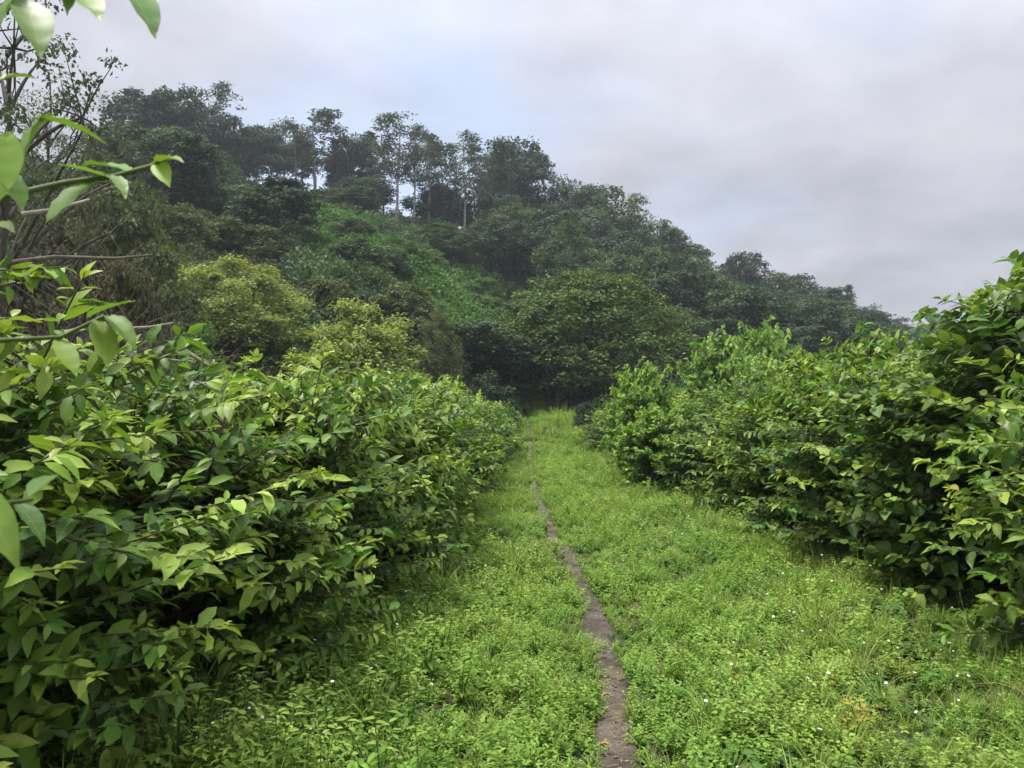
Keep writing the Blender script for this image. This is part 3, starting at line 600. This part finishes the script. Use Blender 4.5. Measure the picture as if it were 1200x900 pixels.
# ------------------------------------------------------------------ trees
def build_tree(seed, H, kind, leafmat, bark='bark', nclump=90, cr=.9, per=70, ls=.3, trunk_r=.16, stems=1, lean=0.0, rw=3.0):
    """trunk with limbs (one mesh) and a crown of leaf clumps (one mesh), base at the origin"""
    g = np.random.default_rng(seed); C = []
    while len(C) < nclump:
        u = nrm(g.normal(0, 1, 3)); r = g.uniform(0, 1) ** .38
        if kind == 'round': c = np.array([u[0] * rw * r, u[1] * rw * r, H * .62 + u[2] * H * .34 * r])
        elif kind == 'dome':
            u[2] = abs(u[2]); c = np.array([u[0] * rw * r, u[1] * rw * r, H * .09 + u[2] * H * .85 * r]); 
            if r < (.74 if nclump > 400 else .55): continue
        elif kind == 'umbrella':
            lv = g.integers(0, 3); c = np.array([u[0] * rw * r * (1 - .22 * lv), u[1] * rw * r * (1 - .22 * lv), H * (.55 + .17 * lv) + g.normal(0, H * .02) - .1 * H * (r ** 3)])
        elif kind == 'feather':
            lv = g.uniform(0, 1); w = rw * (.45 + .75 * math.sin(math.pi * min(1, lv * .85 + .12))); c = np.array([u[0] * w * r, u[1] * w * r, H * (.42 + .55 * lv)])
        elif kind == 'cone':
            lv = g.uniform(0, 1); w = rw * (1 - lv) + .1; c = np.array([u[0] * w, u[1] * w, H * (.2 + .8 * lv)])
        C.append(c)
    C = np.array(C); C[:, 0] += lean * (C[:, 2] / H) ** 1.5 * H
    T = Tubes(6)
    trunks = []
    for s_ in range(stems):
        a = s_ * 2 * math.pi / max(1, stems) + g.uniform(0, 1); sp = 0 if stems == 1 else rw * .28
        zt = H * {'round': .78, 'dome': .62, 'umbrella': .72, 'feather': .93, 'cone': .97}[kind]
        f = np.linspace(0, 1, 9); p = np.stack([math.cos(a) * sp * f ** .8 + lean * f ** 1.5 * H * (zt / H) ** 1.5, math.sin(a) * sp * f ** .8, zt * f], -1) + np.cumsum(g.normal(0, H * .006, (9, 3)), 0); p[0] = (math.cos(a) * trunk_r * .6 * (stems > 1), math.sin(a) * trunk_r * .6 * (stems > 1), -.4)
        trunks.append(p); T.add(p, trunk_r * (1 - .85 * f) * (1.25 - .25 * np.minimum(1, f * 8)))
    # limbs: cluster the clumps, one limb per cluster, one branch per clump
    nk = max(5, nclump // (3 if per < 40 and kind == 'round' else 9)); cen = C[g.choice(len(C), nk, replace=False)].copy()
    for _ in range(3):
        lab = np.argmin(((C[:, None] - cen[None]) ** 2).sum(-1), 1)
        for k in range(nk):
            if (lab == k).any(): cen[k] = C[lab == k].mean(0)
    for k in range(nk):
        tr = trunks[g.integers(0, len(trunks))]; d = np.linalg.norm(tr[:, :2] - cen[k][:2], axis=1); zt = cen[k][2] - (.5 if kind != 'umbrella' else .35) * d - .04 * H
        q = int(np.clip(np.argmin(np.abs(tr[:, 2] - zt)), 2, 8)); a = tr[q]; b = cen[k]; L = np.linalg.norm(b - a)
        mid = (a + b) / 2 + np.array([0, 0, .12 * L]) + g.normal(0, .04 * L, 3); t = np.linspace(0, 1, 5)[:, None]; pl = (1 - t) ** 2 * a + 2 * t * (1 - t) * mid + t * t * b
        T.add(pl, trunk_r * np.linspace(.42, .14, 5), 4)
        for c in C[lab == k]:
            m2 = (b + c) / 2 + g.normal(0, .05 * np.linalg.norm(c - b) + .01, 3); T.add([b, m2, c], trunk_r * np.array([.16, .11, .05]), 4)
    P, D, Nn, S, A = [], [], [], [], []
    ctr = C.mean(0); flat = {'round': .62, 'dome': .85, 'umbrella': .3, 'feather': .45, 'cone': .35}[kind]
    for c in C:
        n = int(per * g.uniform(.6, 1.4)); u = nrm(g.normal(0, 1, (n, 3))); low = g.uniform(0, 1, n) < .72; u[low, 2] = np.abs(u[low, 2]); rr = cr * g.uniform(.55, 1.3)
        r = rr * g.uniform(0, 1, n) ** .45
        P.append(c + u * r[:, None] * np.array([1, 1, flat])); Nn.append(u * .9 + .35 * nrm(c - ctr) + np.array([0, 0, .45]) + g.normal(0, .28, (n, 3)))
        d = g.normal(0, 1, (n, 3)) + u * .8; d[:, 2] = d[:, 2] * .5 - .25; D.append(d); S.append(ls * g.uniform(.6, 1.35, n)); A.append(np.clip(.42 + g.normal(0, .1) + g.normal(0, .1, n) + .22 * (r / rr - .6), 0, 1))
    P, D, Nn, S, A = (np.concatenate(q) for q in (P, D, Nn, S, A))
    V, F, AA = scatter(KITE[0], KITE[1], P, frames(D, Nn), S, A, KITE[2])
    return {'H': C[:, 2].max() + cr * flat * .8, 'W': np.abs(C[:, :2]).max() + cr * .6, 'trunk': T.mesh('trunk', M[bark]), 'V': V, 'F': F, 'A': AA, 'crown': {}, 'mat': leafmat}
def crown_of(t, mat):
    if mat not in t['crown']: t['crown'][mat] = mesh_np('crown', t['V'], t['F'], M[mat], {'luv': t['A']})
    return t['crown'][mat]
def place_tree(name, t, label, px, Y, top, wpx=None, mat=None, group=None, rz=None, cat='tree', width=None, x=None):
    """stand a tree at its place on the land; height from the level of its top"""
    if x is None:
        need = .42 * wpx / FPX * Y if wpx else 0
        while py2z(top, Y) - g1(px2x(px, Y), Y) < need and Y > 24: Y -= 1.5        # step down the slope to where a tree this tall can stand
        x = px2x(px, Y)
    z = g1(x, Y); h = max(1.2, py2z(top, Y) - z)
    sz = h / t['H']; sw = (wpx / FPX * Y * .5 / t['W']) if wpx else (width * .5 / t['W'] if width else sz)
    root = thing(name, label, cat, (x, Y, z - .1), group, rngl.uniform(0, 6.28) if rz is None else rz); root.scale = (sw, sw, sz)
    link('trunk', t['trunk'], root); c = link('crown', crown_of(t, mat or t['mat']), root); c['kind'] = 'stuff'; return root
LIB = {}
for k in range(3): LIB['broad%d' % k] = build_tree(500 + k, 9, 'round', 'dark', nclump=95, cr=.95, per=75, ls=.34, rw=3.2, trunk_r=.2)
for k in range(3): LIB['bush%d' % k] = build_tree(510 + k, 5, 'dome', 'forest', nclump=110, cr=.62, per=70, ls=.26, rw=2.9, trunk_r=.1, stems=3)
for k in range(3): LIB['feather%d' % k] = build_tree(520 + k, 14, 'feather', 'grey', 'palebark', nclump=64, cr=.85, per=34, ls=.30, rw=(2.1, 2.5, 1.8)[k], trunk_r=.17, lean=(.03, .10, -.05)[k])
for k in range(2): LIB['umb%d' % k] = build_tree(530 + k, 7, 'umbrella', 'dark', nclump=70, cr=1.0, per=75, ls=.3, rw=3.6, trunk_r=.16)
LIB['cone'] = build_tree(540, 10, 'cone', 'dark', nclump=60, cr=.6, per=40, ls=.3, rw=1.7, trunk_r=.14)
LIB['dome'] = build_tree(550, 8, 'dome', 'dome', 'greybark', nclump=600, cr=.62, per=125, ls=.165, rw=5.2, trunk_r=.13, stems=5)
LIB['yel0'] = build_tree(560, 4.4, 'dome', 'yellow', nclump=170, cr=.45, per=170, ls=.11, rw=2.5, trunk_r=.09, stems=3)
LIB['yel1'] = build_tree(561, 4.6, 'dome', 'yellow', nclump=230, cr=.42, per=130, ls=.12, rw=2.0, trunk_r=.09, stems=2)
LIB['sparse'] = build_tree(570, 9, 'round', 'grey', nclump=110, cr=.5, per=38, ls=.13, rw=4.2, trunk_r=.14)

# the trees of the clearing and the foot of the hill
place_tree('dome_tree', LIB['dome'], 'wide dome-shaped green tree with several pale stems at the end of the footpath', 688, 42, 313, 288)
place_tree('yellow_green_tree', LIB['yel0'], 'broad yellow-green bushy tree on the scrubby slope', 270, 27, 298, 212, rz=.4)
place_tree('yellow_green_tree', LIB['yel1'], 'compact yellow-green tree with drooping leaves just behind the hedge', 420, 20, 342, 200, rz=2)
place_tree('yellow_green_tree', LIB['yel0'], 'small brownish yellow shrubby tree beside the dark shaded hollow', 512, 33, 362, 85, 'olive', rz=1)
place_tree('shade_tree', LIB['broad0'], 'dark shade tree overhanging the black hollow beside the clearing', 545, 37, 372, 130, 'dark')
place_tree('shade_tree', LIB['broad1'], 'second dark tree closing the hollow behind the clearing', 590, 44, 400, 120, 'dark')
place_tree('bushy_tree', LIB['bush2'], 'dark low bush added for the black shade in the hollow at the end of the hedge', 574, 31, 432, 75, 'dark')  # dark leaves put in so the hollow reads as deep shade
place_tree('bushy_tree', LIB['bush1'], 'dark bush added for the deep shade of the hollow beside the clearing', 604, 40.5, 425, 70, 'dark')  # added dark foliage standing in for the black shade under the canopy
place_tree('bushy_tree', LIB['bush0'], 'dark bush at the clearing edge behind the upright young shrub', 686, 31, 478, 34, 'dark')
place_tree('bushy_tree', LIB['bush1'], 'dark leafy tree between the dome-shaped tree and the creeper mounds', 800, 33, 432, 110, 'dark')
place_tree('bushy_tree', LIB['bush2'], 'dull green tree standing over the creeper mounds', 890, 36, 395, 150, 'forest')
place_tree('overhanging_tree', LIB['sparse'], 'thin-leaved tree whose twigs hang against the sky over the scrub', 0, 13, -70, width=5.6, x=-9.0)
place_tree('overhanging_tree', LIB['sparse'], 'grey twiggy tree crowning the scrubby slope below the blue sky patch', 62, 30, 88, 190, 'olive', rz=1.1)
for px, Y, top, w, sh, mt, lab in [
    (20, 25, 150, 190, 'sparse', 'grey', 'grey-green twiggy tree at the top of the dry scrub'), (120, 31, 118, 150, 'sparse', 'grey', 'thin greyish tree between the dry scrub and the dark ridge trees'),
    (150, 28, 205, 130, 'bush0', 'olive', 'olive thicket in the middle of the dry scrub slope'), (70, 22, 215, 150, 'bush1', 'brownleaf', 'brown withered thicket behind the reaching leafy twig'),
    (10, 18, 240, 150, 'bush2', 'brownleaf', 'brown withered thicket at the edge of the dry slope'), (190, 22, 282, 110, 'bush2', 'olive', 'olive bush beside the broad yellow-green tree'),
    (140, 17, 300, 120, 'bush0', 'brownleaf', 'low brown withered bush above the pale dead branches'), (330, 34, 330, 90, 'bush1', 'olive', 'olive bush between the two yellow-green trees'), (230, 14.5, 372, 90, 'bush1', 'fern', 'dark green broad-leaved bush just behind the hedge')]:
    place_tree('scrub_tree', LIB[sh], lab, px, Y, top, w, mt)
# short reddish stump at the clearing
T = Tubes(6); x = px2x(654, 37); T.add([(0, 0, -.2), (.02, 0, .4), (-.02, .02, 1.0), (.02, 0, 1.35)], [.10, .075, .065, .04]); T.add([(0, 0, .8), (.12, 0, 1.1), (.16, 0, 1.3)], [.05, .035, .02])
tag(link('tree_stump', T.mesh('tree_stump', M['redwood']), None, (x, 37, g1(x, 37))), 'short reddish broken tree stump in the grass clearing', 'stump')
# the hillside, tree by tree
HILL = [  # px, distance, top row, width px, shape, material, name, label
 (165, 84, 104, 95, 'broad0', 'dark', 'forest_tree', 'dark full tree on the ridge next to the blue sky patch'),
 (205, 86, 96, 90, 'broad1', 'dark', 'forest_tree', 'tall dark ridge tree just under the thin leaning one'),
 (243, 90, 84, 64, 'feather1', 'dark', 'slender_tree', 'thin windswept leaning tree rising above the dark ridge trees'),
 (262, 92, 128, 70, 'broad2', 'dark', 'forest_tree', 'dark tree with bare stems on the open ridge'),
 (298, 95, 142, 70, 'umb0', 'dark', 'umbrella_tree', 'flat-topped dark tree on the open ridge with sky between the trunks'),
 (330, 95, 136, 50, 'feather0', 'grey', 'slender_tree', 'thin pale tree beside the flat-topped ridge tree'),
 (352, 94, 158, 60, 'umb1', 'dark', 'umbrella_tree', 'low dark flat tree at the end of the open ridge'),
 (370, 92, 121, 72, 'feather2', 'grey', 'slender_tree', 'airy pale tree standing alone at the end of the open ridge'),
 (412, 94, 150, 62, 'broad0', 'dark', 'forest_tree', 'dark pointed tree left of the tallest pale trunks'),
 (432, 95, 150, 50, 'cone', 'dark', 'forest_tree', 'narrow dark conical tree among the pale trunks'),
 (462, 82, 126, 68, 'feather0', 'grey', 'slender_tree', 'tallest airy tree of the ridge with bare white trunks'),
 (484, 83, 135, 56, 'feather1', 'grey', 'slender_tree', 'airy pale tree close beside the tallest one'),
 (514, 95, 160, 50, 'feather2', 'grey', 'slender_tree', 'small airy tree between the two tall pale ones'),
 (546, 82, 149, 52, 'feather0', 'grey', 'slender_tree', 'narrow tall airy tree with a straight white trunk'),
 (578, 96, 166, 46, 'feather1', 'grey', 'slender_tree', 'thin airy tree touching the round dark ridge tree'),
 (448, 90, 158, 52, 'feather1', 'grey', 'slender_tree', 'thin airy tree behind the narrow dark conical one'),
 (500, 88, 148, 54, 'feather2', 'grey', 'slender_tree', 'leaning airy tree just past the tallest pair of pale trunks'),
 (530, 90, 163, 56, 'feather0', 'dark', 'slender_tree', 'dark thin tree before the narrow straight-trunked one'),
 (563, 88, 162, 50, 'feather1', 'grey', 'slender_tree', 'bent airy tree just past the narrow straight-trunked one'),
 (592, 90, 160, 60, 'feather2', 'dark', 'slender_tree', 'feathery dark tree leaning into the round dark ridge tree'),
 (283, 92, 146, 60, 'broad2', 'dark', 'forest_tree', 'small dark tree between the bare stems and the flat-topped ridge tree'),
 (346, 90, 140, 56, 'feather1', 'grey', 'slender_tree', 'feathery tree just before the lone airy pale one'),
 (316, 92, 152, 60, 'umb1', 'dark', 'umbrella_tree', 'spreading dark tree among the thin pale ones of the open ridge'),
 (396, 93, 172, 44, 'broad1', 'dark', 'forest_tree', 'low dark tree filling the notch after the open ridge'),
 (604, 95, 158, 84, 'broad1', 'dark', 'forest_tree', 'round dark ridge tree after the airy pale row'),
 (636, 96, 172, 62, 'feather2', 'dark', 'slender_tree', 'sparse dark tree at the shoulder of the ridge'),
 (585, 96, 195, 70, 'broad2', 'dark', 'forest_tree', 'low dark tree filling in beneath the airy pale row'),
 (672, 94, 206, 70, 'broad0', 'forest', 'forest_tree', 'rounded tree where the ridge begins to drop'),
 (712, 92, 214, 90, 'broad2', 'forest', 'forest_tree', 'full crowned tree halfway down the dropping ridge'),
 (744, 94, 224, 52, 'feather0', 'grey', 'slender_tree', 'pale thin-topped tree jutting from the dropping ridge'),
 (775, 92, 258, 76, 'broad1', 'forest', 'forest_tree', 'rounded tree low on the dropping ridge'),
 (806, 92, 284, 62, 'broad0', 'forest', 'forest_tree', 'last rounded tree before the dip in the skyline'),
 (842, 100, 316, 50, 'broad2', 'dark', 'forest_tree', 'small dark tree in the dip of the skyline'),
 (872, 104, 293, 62, 'broad1', 'dark', 'forest_tree', 'very dark tree with a ragged top standing out beyond the dip'),
 (905, 104, 318, 60, 'broad0', 'forest', 'forest_tree', 'lighter tree beside the very dark ragged one'),
 (942, 104, 319, 76, 'broad2', 'dark', 'forest_tree', 'broad dark tree on the far low ridge'),
 (975, 104, 336, 60, 'broad1', 'forest', 'forest_tree', 'dull tree on the low ridge beside a small conifer'),
 (997, 106, 332, 26, 'cone', 'grey', 'conifer', 'small pointed conifer tip on the low ridge'),
 (1020, 108, 358, 50, 'broad0', 'dark', 'forest_tree', 'small dark tree beyond the conifer tip'),
 (1058, 125, 370, 44, 'broad2', 'grey', 'forest_tree', 'tiny grey flat-topped tree at the far end of the ridge'),
 (1092, 130, 380, 50, 'broad1', 'grey', 'forest_tree', 'low far grey tree at the gap before the tall vine-covered shrub'),
 (330, 74, 205, 130, 'umb0', 'dark', 'umbrella_tree', 'wide layered dark tree below the open ridge'),
 (300, 70, 226, 110, 'umb1', 'dark', 'umbrella_tree', 'spreading dark tree at the front of the layered one'),
 (392, 72, 218, 80, 'bush0', 'forest', 'bushy_tree', 'rounded mid-green tree beside the layered dark tree'),
 (428, 48, 274, 108, 'bush1', 'forest', 'bushy_tree', 'wide low olive canopy tree above the bright fern slope'),
 (470, 50, 330, 110, 'bush2', 'olive', 'bushy_tree', 'dull brownish green bush below the olive canopy tree'),
 (380, 46, 322, 90, 'bush1', 'olive', 'bushy_tree', 'brownish bush between the olive canopy and the yellow-green tree'),
 (300, 46, 262, 110, 'bush0', 'olive', 'bushy_tree', 'olive thicket behind the broad yellow-green tree'),
 (248, 44, 246, 110, 'bush2', 'olive', 'bushy_tree', 'grey olive thicket on the slope above the yellow-green tree'),
 (200, 40, 236, 100, 'bush1', 'olive', 'bushy_tree', 'olive thicket at the edge of the dry scrub'),
 (580, 76, 250, 66, 'broad0', 'grey', 'forest_tree', 'pale drooping tree at the edge of the fern slope'),
 (650, 72, 245, 100, 'broad1', 'dark', 'forest_tree', 'broad mid-green tree above the dome-shaped tree'),
 (668, 58, 258, 70, 'feather1', 'forest', 'slender_tree', 'leaning tree with a white trunk above the dome-shaped tree'),
 (735, 70, 268, 100, 'broad2', 'dark', 'forest_tree', 'dense tree on the slope behind the dome-shaped tree'),
 (800, 72, 300, 90, 'broad0', 'forest', 'forest_tree', 'lighter green tree on the slope beyond the dome-shaped tree'),
 (512, 90, 215, 80, 'broad2', 'dark', 'forest_tree', 'dark tree at the foot of the white trunks'),
]
for px, Y, top, w, sh, mt, nm, lab in HILL: place_tree(nm, LIB[sh], lab, px, Y, top, w, mt)
# the rest of the wood, kept below the ridge line
SKX = [0, 100, 150, 215, 265, 290, 395, 410, 445, 495, 560, 600, 655, 700, 745, 760, 800, 850, 910, 975, 1020, 1060, 1130, 1200]
SKY = [130, 130, 140, 150, 195, 215, 225, 205, 205, 205, 210, 200, 215, 228, 245, 275, 300, 325, 335, 350, 368, 382, 388, 392]
FILL = [('broad', 'dark', 'forest_tree', 'dark full wood tree', 'dark trees of the hill wood'),
        ('broad', 'forest', 'forest_tree', 'mid-green full wood tree', 'mid-green trees of the hill wood'),
        ('bush', 'forest', 'bushy_tree', 'low rounded green wood tree', 'low trees of the hill wood')]
nfill = 0
def zone(px, Y):
    if px < 215: return 'beside the dry scrub slope'
    if px < 400: return 'below the open ridge'
    if px < 600: return 'at the foot of the airy white trunks' if Y > 80 else 'at the top of the fern slope'
    if px < 720: return 'above the dome-shaped tree'
    if px < 830: return 'on the dropping ridge' if Y > 80 else 'behind the dome-shaped tree'
    return 'on the far low ridge' if Y > 85 else 'above the creeper mounds'
for row in range(700):
    Y = rngl.uniform(50, 99); px = rngl.uniform(130, 1120)
    if 330 < px < 640 and Y < 68: continue
    if 215 < px < 400 and Y > 78: continue
    if px > 640 and Y < 56: continue
    k = 2 if rngl.random() < .3 else (0 if rngl.random() < .5 else 1); nm, mt, tn, lab, grp = FILL[k]
    x = px2x(px, Y); z = g1(x, Y); lim = np.interp(px, SKX, SKY)
    h = rngl.uniform(4.5, 8.5) if k < 2 else rngl.uniform(2.5, 4); top = HY - (z + h - 1.6) / Y * FPX
    if top < lim: top = lim + rngl.uniform(0, 14)
    if 425 < px < 580 and Y < 88 and top < 262: top = 262 + rngl.uniform(0, 10)
    if py2z(top, Y) - z < 2: continue
    place_tree(tn, LIB['%s%d' % (nm, rngl.randrange(3))], lab + ' ' + zone(px, Y), px, Y, top, None, mt, grp + ' ' + zone(px, Y), width=rngl.uniform(4.2, 7) if k < 2 else rngl.uniform(3.5, 5.5))
    nfill += 1
    if nfill >= 200: break

for k in range(18):
    Y = rngl.uniform(47, 64); px = rngl.uniform(350, 600); x = px2x(px, Y); r_ = place_tree('fern_bush', LIB['bush%d' % (k % 3)], 'low round green bush on the open fern slope', px, Y, HY - (g1(x, Y) + rngl.uniform(1.2, 2.3) - 1.6) / Y * FPX, None, ('fern', 'fern', 'fern', 'forest')[k % 4], 'bushes of the fern slope', width=rngl.uniform(2.2, 4.2), cat='bush')
# ------------------------------------------------------------------ undergrowth of the hill
def clump_mesh(seed, mat, n=150, r=.8, h=.9, ls=.24, tmpl=KITE):
    g = np.random.default_rng(seed); u = nrm(g.normal(0, 1, (n, 3))); u[:, 2] = np.abs(u[:, 2]); rr = g.uniform(.5, 1, n) ** .5
    P = u * rr[:, None] * np.array([r, r, h]); D = g.normal(0, 1, (n, 3)) + u; D[:, 2] -= .2; Nn = u * .6 + [0, 0, .9] + g.normal(0, .35, (n, 3))
    V, F, A = scatter(tmpl[0], tmpl[1], P, frames(D, Nn), ls * g.uniform(.6, 1.4, n), np.clip(.4 + g.normal(0, .18, n), 0, 1), tmpl[2]); return mesh_np('clump', V, F, M[mat], {'luv': A})
g = np.random.default_rng(31)
def region(n, f, y0=26, y1=112):
    y = g.uniform(y0, y1, n); px = g.uniform(-60, 1260, n); x = px2x(px, y); k = f(px, x, y); x, y = x[k], y[k]
    return np.stack([x, y, gh(x, y) - .1], -1), np.stack([g.normal(0, .15, len(x)), g.normal(0, .15, len(x)), g.uniform(0, 6.28, len(x))], -1)
def fernzone(px, y): return (px > 330 + 1.0 * (66 - y)) & (px < 570 + 1.2 * (66 - y)) & (y > 44 + 5 * vnoise(px, y, .035)) & (y < 66 - 4 * np.sin(px * .03) + 4 * vnoise(px, y, .05, 2))
P_, R_ = region(7000, lambda px, x, y: ~fernzone(px, y) & ~((px < 330) & (y < 52)) & ~((y < 39) & (np.abs(x - 1.4) < 2.9)))
cover('undergrowth', 'dark green undergrowth covering the wooded hill between the trees', 'undergrowth', P_, R_, g.uniform(.7, 1.7, len(P_)), g.integers(0, 3, len(P_)), [clump_mesh(1, 'forest', 260, .8, .9, .16), clump_mesh(2, 'dark', 260, .8, .9, .16), clump_mesh(3, 'forest', 220, .7, 1.2, .17)])
P_, R_ = region(16000, lambda px, x, y: fernzone(px, y), 44, 70)
cover('fern_cover', 'bright green ferns and broad leaves covering the open hill slope', 'ferns', P_, R_, g.uniform(.6, 1.3, len(P_)), g.integers(0, 3, len(P_)), [clump_mesh(4, 'fern', 150, .7, .6, .24), clump_mesh(5, 'fern', 120, .6, .8, .28), clump_mesh(6, 'fern', 150, .8, .5, .2)])
P_, R_ = region(3600, lambda px, x, y: (px < 380) & (x < -5.5) & (y < 56), 10, 56)
cover('dry_scrub', 'dull olive and brown scrub covering the slope behind the hedge', 'scrub', P_, R_, g.uniform(.5, 1.1, len(P_)), g.integers(0, 3, len(P_)), [clump_mesh(7, 'brownleaf', 170, .7, .8, .12), clump_mesh(8, 'olive', 190, .8, .9, .13), clump_mesh(9, 'brownleaf', 130, .6, 1.0, .1)])

# twiggy leafless shrubs and dead branches on the slope
def twiggy(seed, h, n=46):
    g = np.random.default_rng(seed); T = Tubes(4)
    for i in range(n):
        az = g.uniform(0, 6.28); o_ = g.uniform(.2, 1.0); L = h * g.uniform(.55, 1.15); d = np.array([math.cos(az) * o_, math.sin(az) * o_, g.uniform(.5, 1.0)]); p = np.array([0, 0, -.05]) + g.normal(0, .08, 3) * [1, 1, 0]
        pl = [p]
        for s_ in range(6): d = nrm(d + g.normal(0, .24, 3) + [0, 0, -.04]); p = p + d * L / 6; pl.append(p)
        T.add(pl, np.linspace(.016, .004, 7))
        for b in range(7):
            q = pl[g.integers(2, 7)]; e_ = nrm(d + g.normal(0, .7, 3)); l2 = L * g.uniform(.12, .4); m_ = q + e_ * l2 * .5 + g.normal(0, .03, 3); T.add([q, m_, q + e_ * l2], [.006, .0045, .0025])
    return T.mesh('twigs', M['twig'])
TW = [twiggy(700 + k, 2.6) for k in range(3)]
for k, (px, Y, s_) in enumerate([(20, 12, 1.3), (75, 13, 1.25), (120, 15, 1.3), (40, 16, 1.5), (170, 16, 1.2), (215, 17, 1.2), (150, 20, 1.4), (90, 21, 1.5), (20, 24, 1.7), (60, 18, 1.5)]):
    x = px2x(px, Y); o = link('bare_twig_shrub', TW[k % 3], None, (x, Y, g1(x, Y))); o.rotation_euler = (0, 0, k * 1.9); o.scale = (s_,) * 3
    tag(o, 'leafless brown twiggy shrub tangled in the dry scrub slope', 'shrub', 'bare twig shrubs of the slope')
for pts, lab in [([(130, 418, 12), (170, 419, 12.2), (225, 424, 12.5)], 'long pale dead branch lying level above the hedge'), ([(138, 386, 13), (175, 383, 13), (202, 378, 13.2)], 'short pale dead branch propped in the scrub above the long level one'),
                 ([(0, 308, 9), (60, 300, 9.3), (130, 302, 9.8), (175, 298, 10)], 'dark dead branch stretching through the twigs above the hedge'), ([(215, 410, 11), (250, 432, 10.6), (290, 455, 10.4)], 'grey dead branch slanting down behind the hedge top'), ([(20, 250, 8), (60, 244, 8.2), (100, 232, 8.5)], 'short bleached dead branch behind the reaching leafy twig')]:
    p = np.array([W3(*q) for q in pts]); T = Tubes(6); b = p[0].copy(); T.add(p - b, np.linspace(.035, .015, len(p)))
    tag(link('dead_branch', T.mesh('dead_branch', M['drywood'] if 'pale' in lab or 'bleached' in lab else M['twig']), None, b), lab, 'branch')

# ------------------------------------------------------------------ the moist air over the valley
hm, hnt = newmat('valley_haze'); hg = G(hnt); hm.cycles.homogeneous_volume = True
pv = hg.n('ShaderNodeVolumePrincipled', {'Color': (.80, .86, .95, 1), 'Density': .0007, 'Anisotropy': .2})
ho = hg.n('ShaderNodeOutputMaterial'); hnt.links.new(pv.outputs[0], ho.inputs['Volume'])
hx0, hx1, hy0, hy1, hz0, hz1 = -420, 420, -70, 460, -2.5, 56
hv = [(x, y, z) for z in (hz0, hz1) for y in (hy0, hy1) for x in (hx0, hx1)]
hz = link('haze', mesh_np('haze', hv, [(0, 2, 3, 1), (4, 5, 7, 6), (0, 1, 5, 4), (2, 6, 7, 3), (0, 4, 6, 2), (1, 3, 7, 5)], hm))
tag(hz, 'thin pale moist haze in the valley air veiling the far hill', 'haze', kind='stuff')
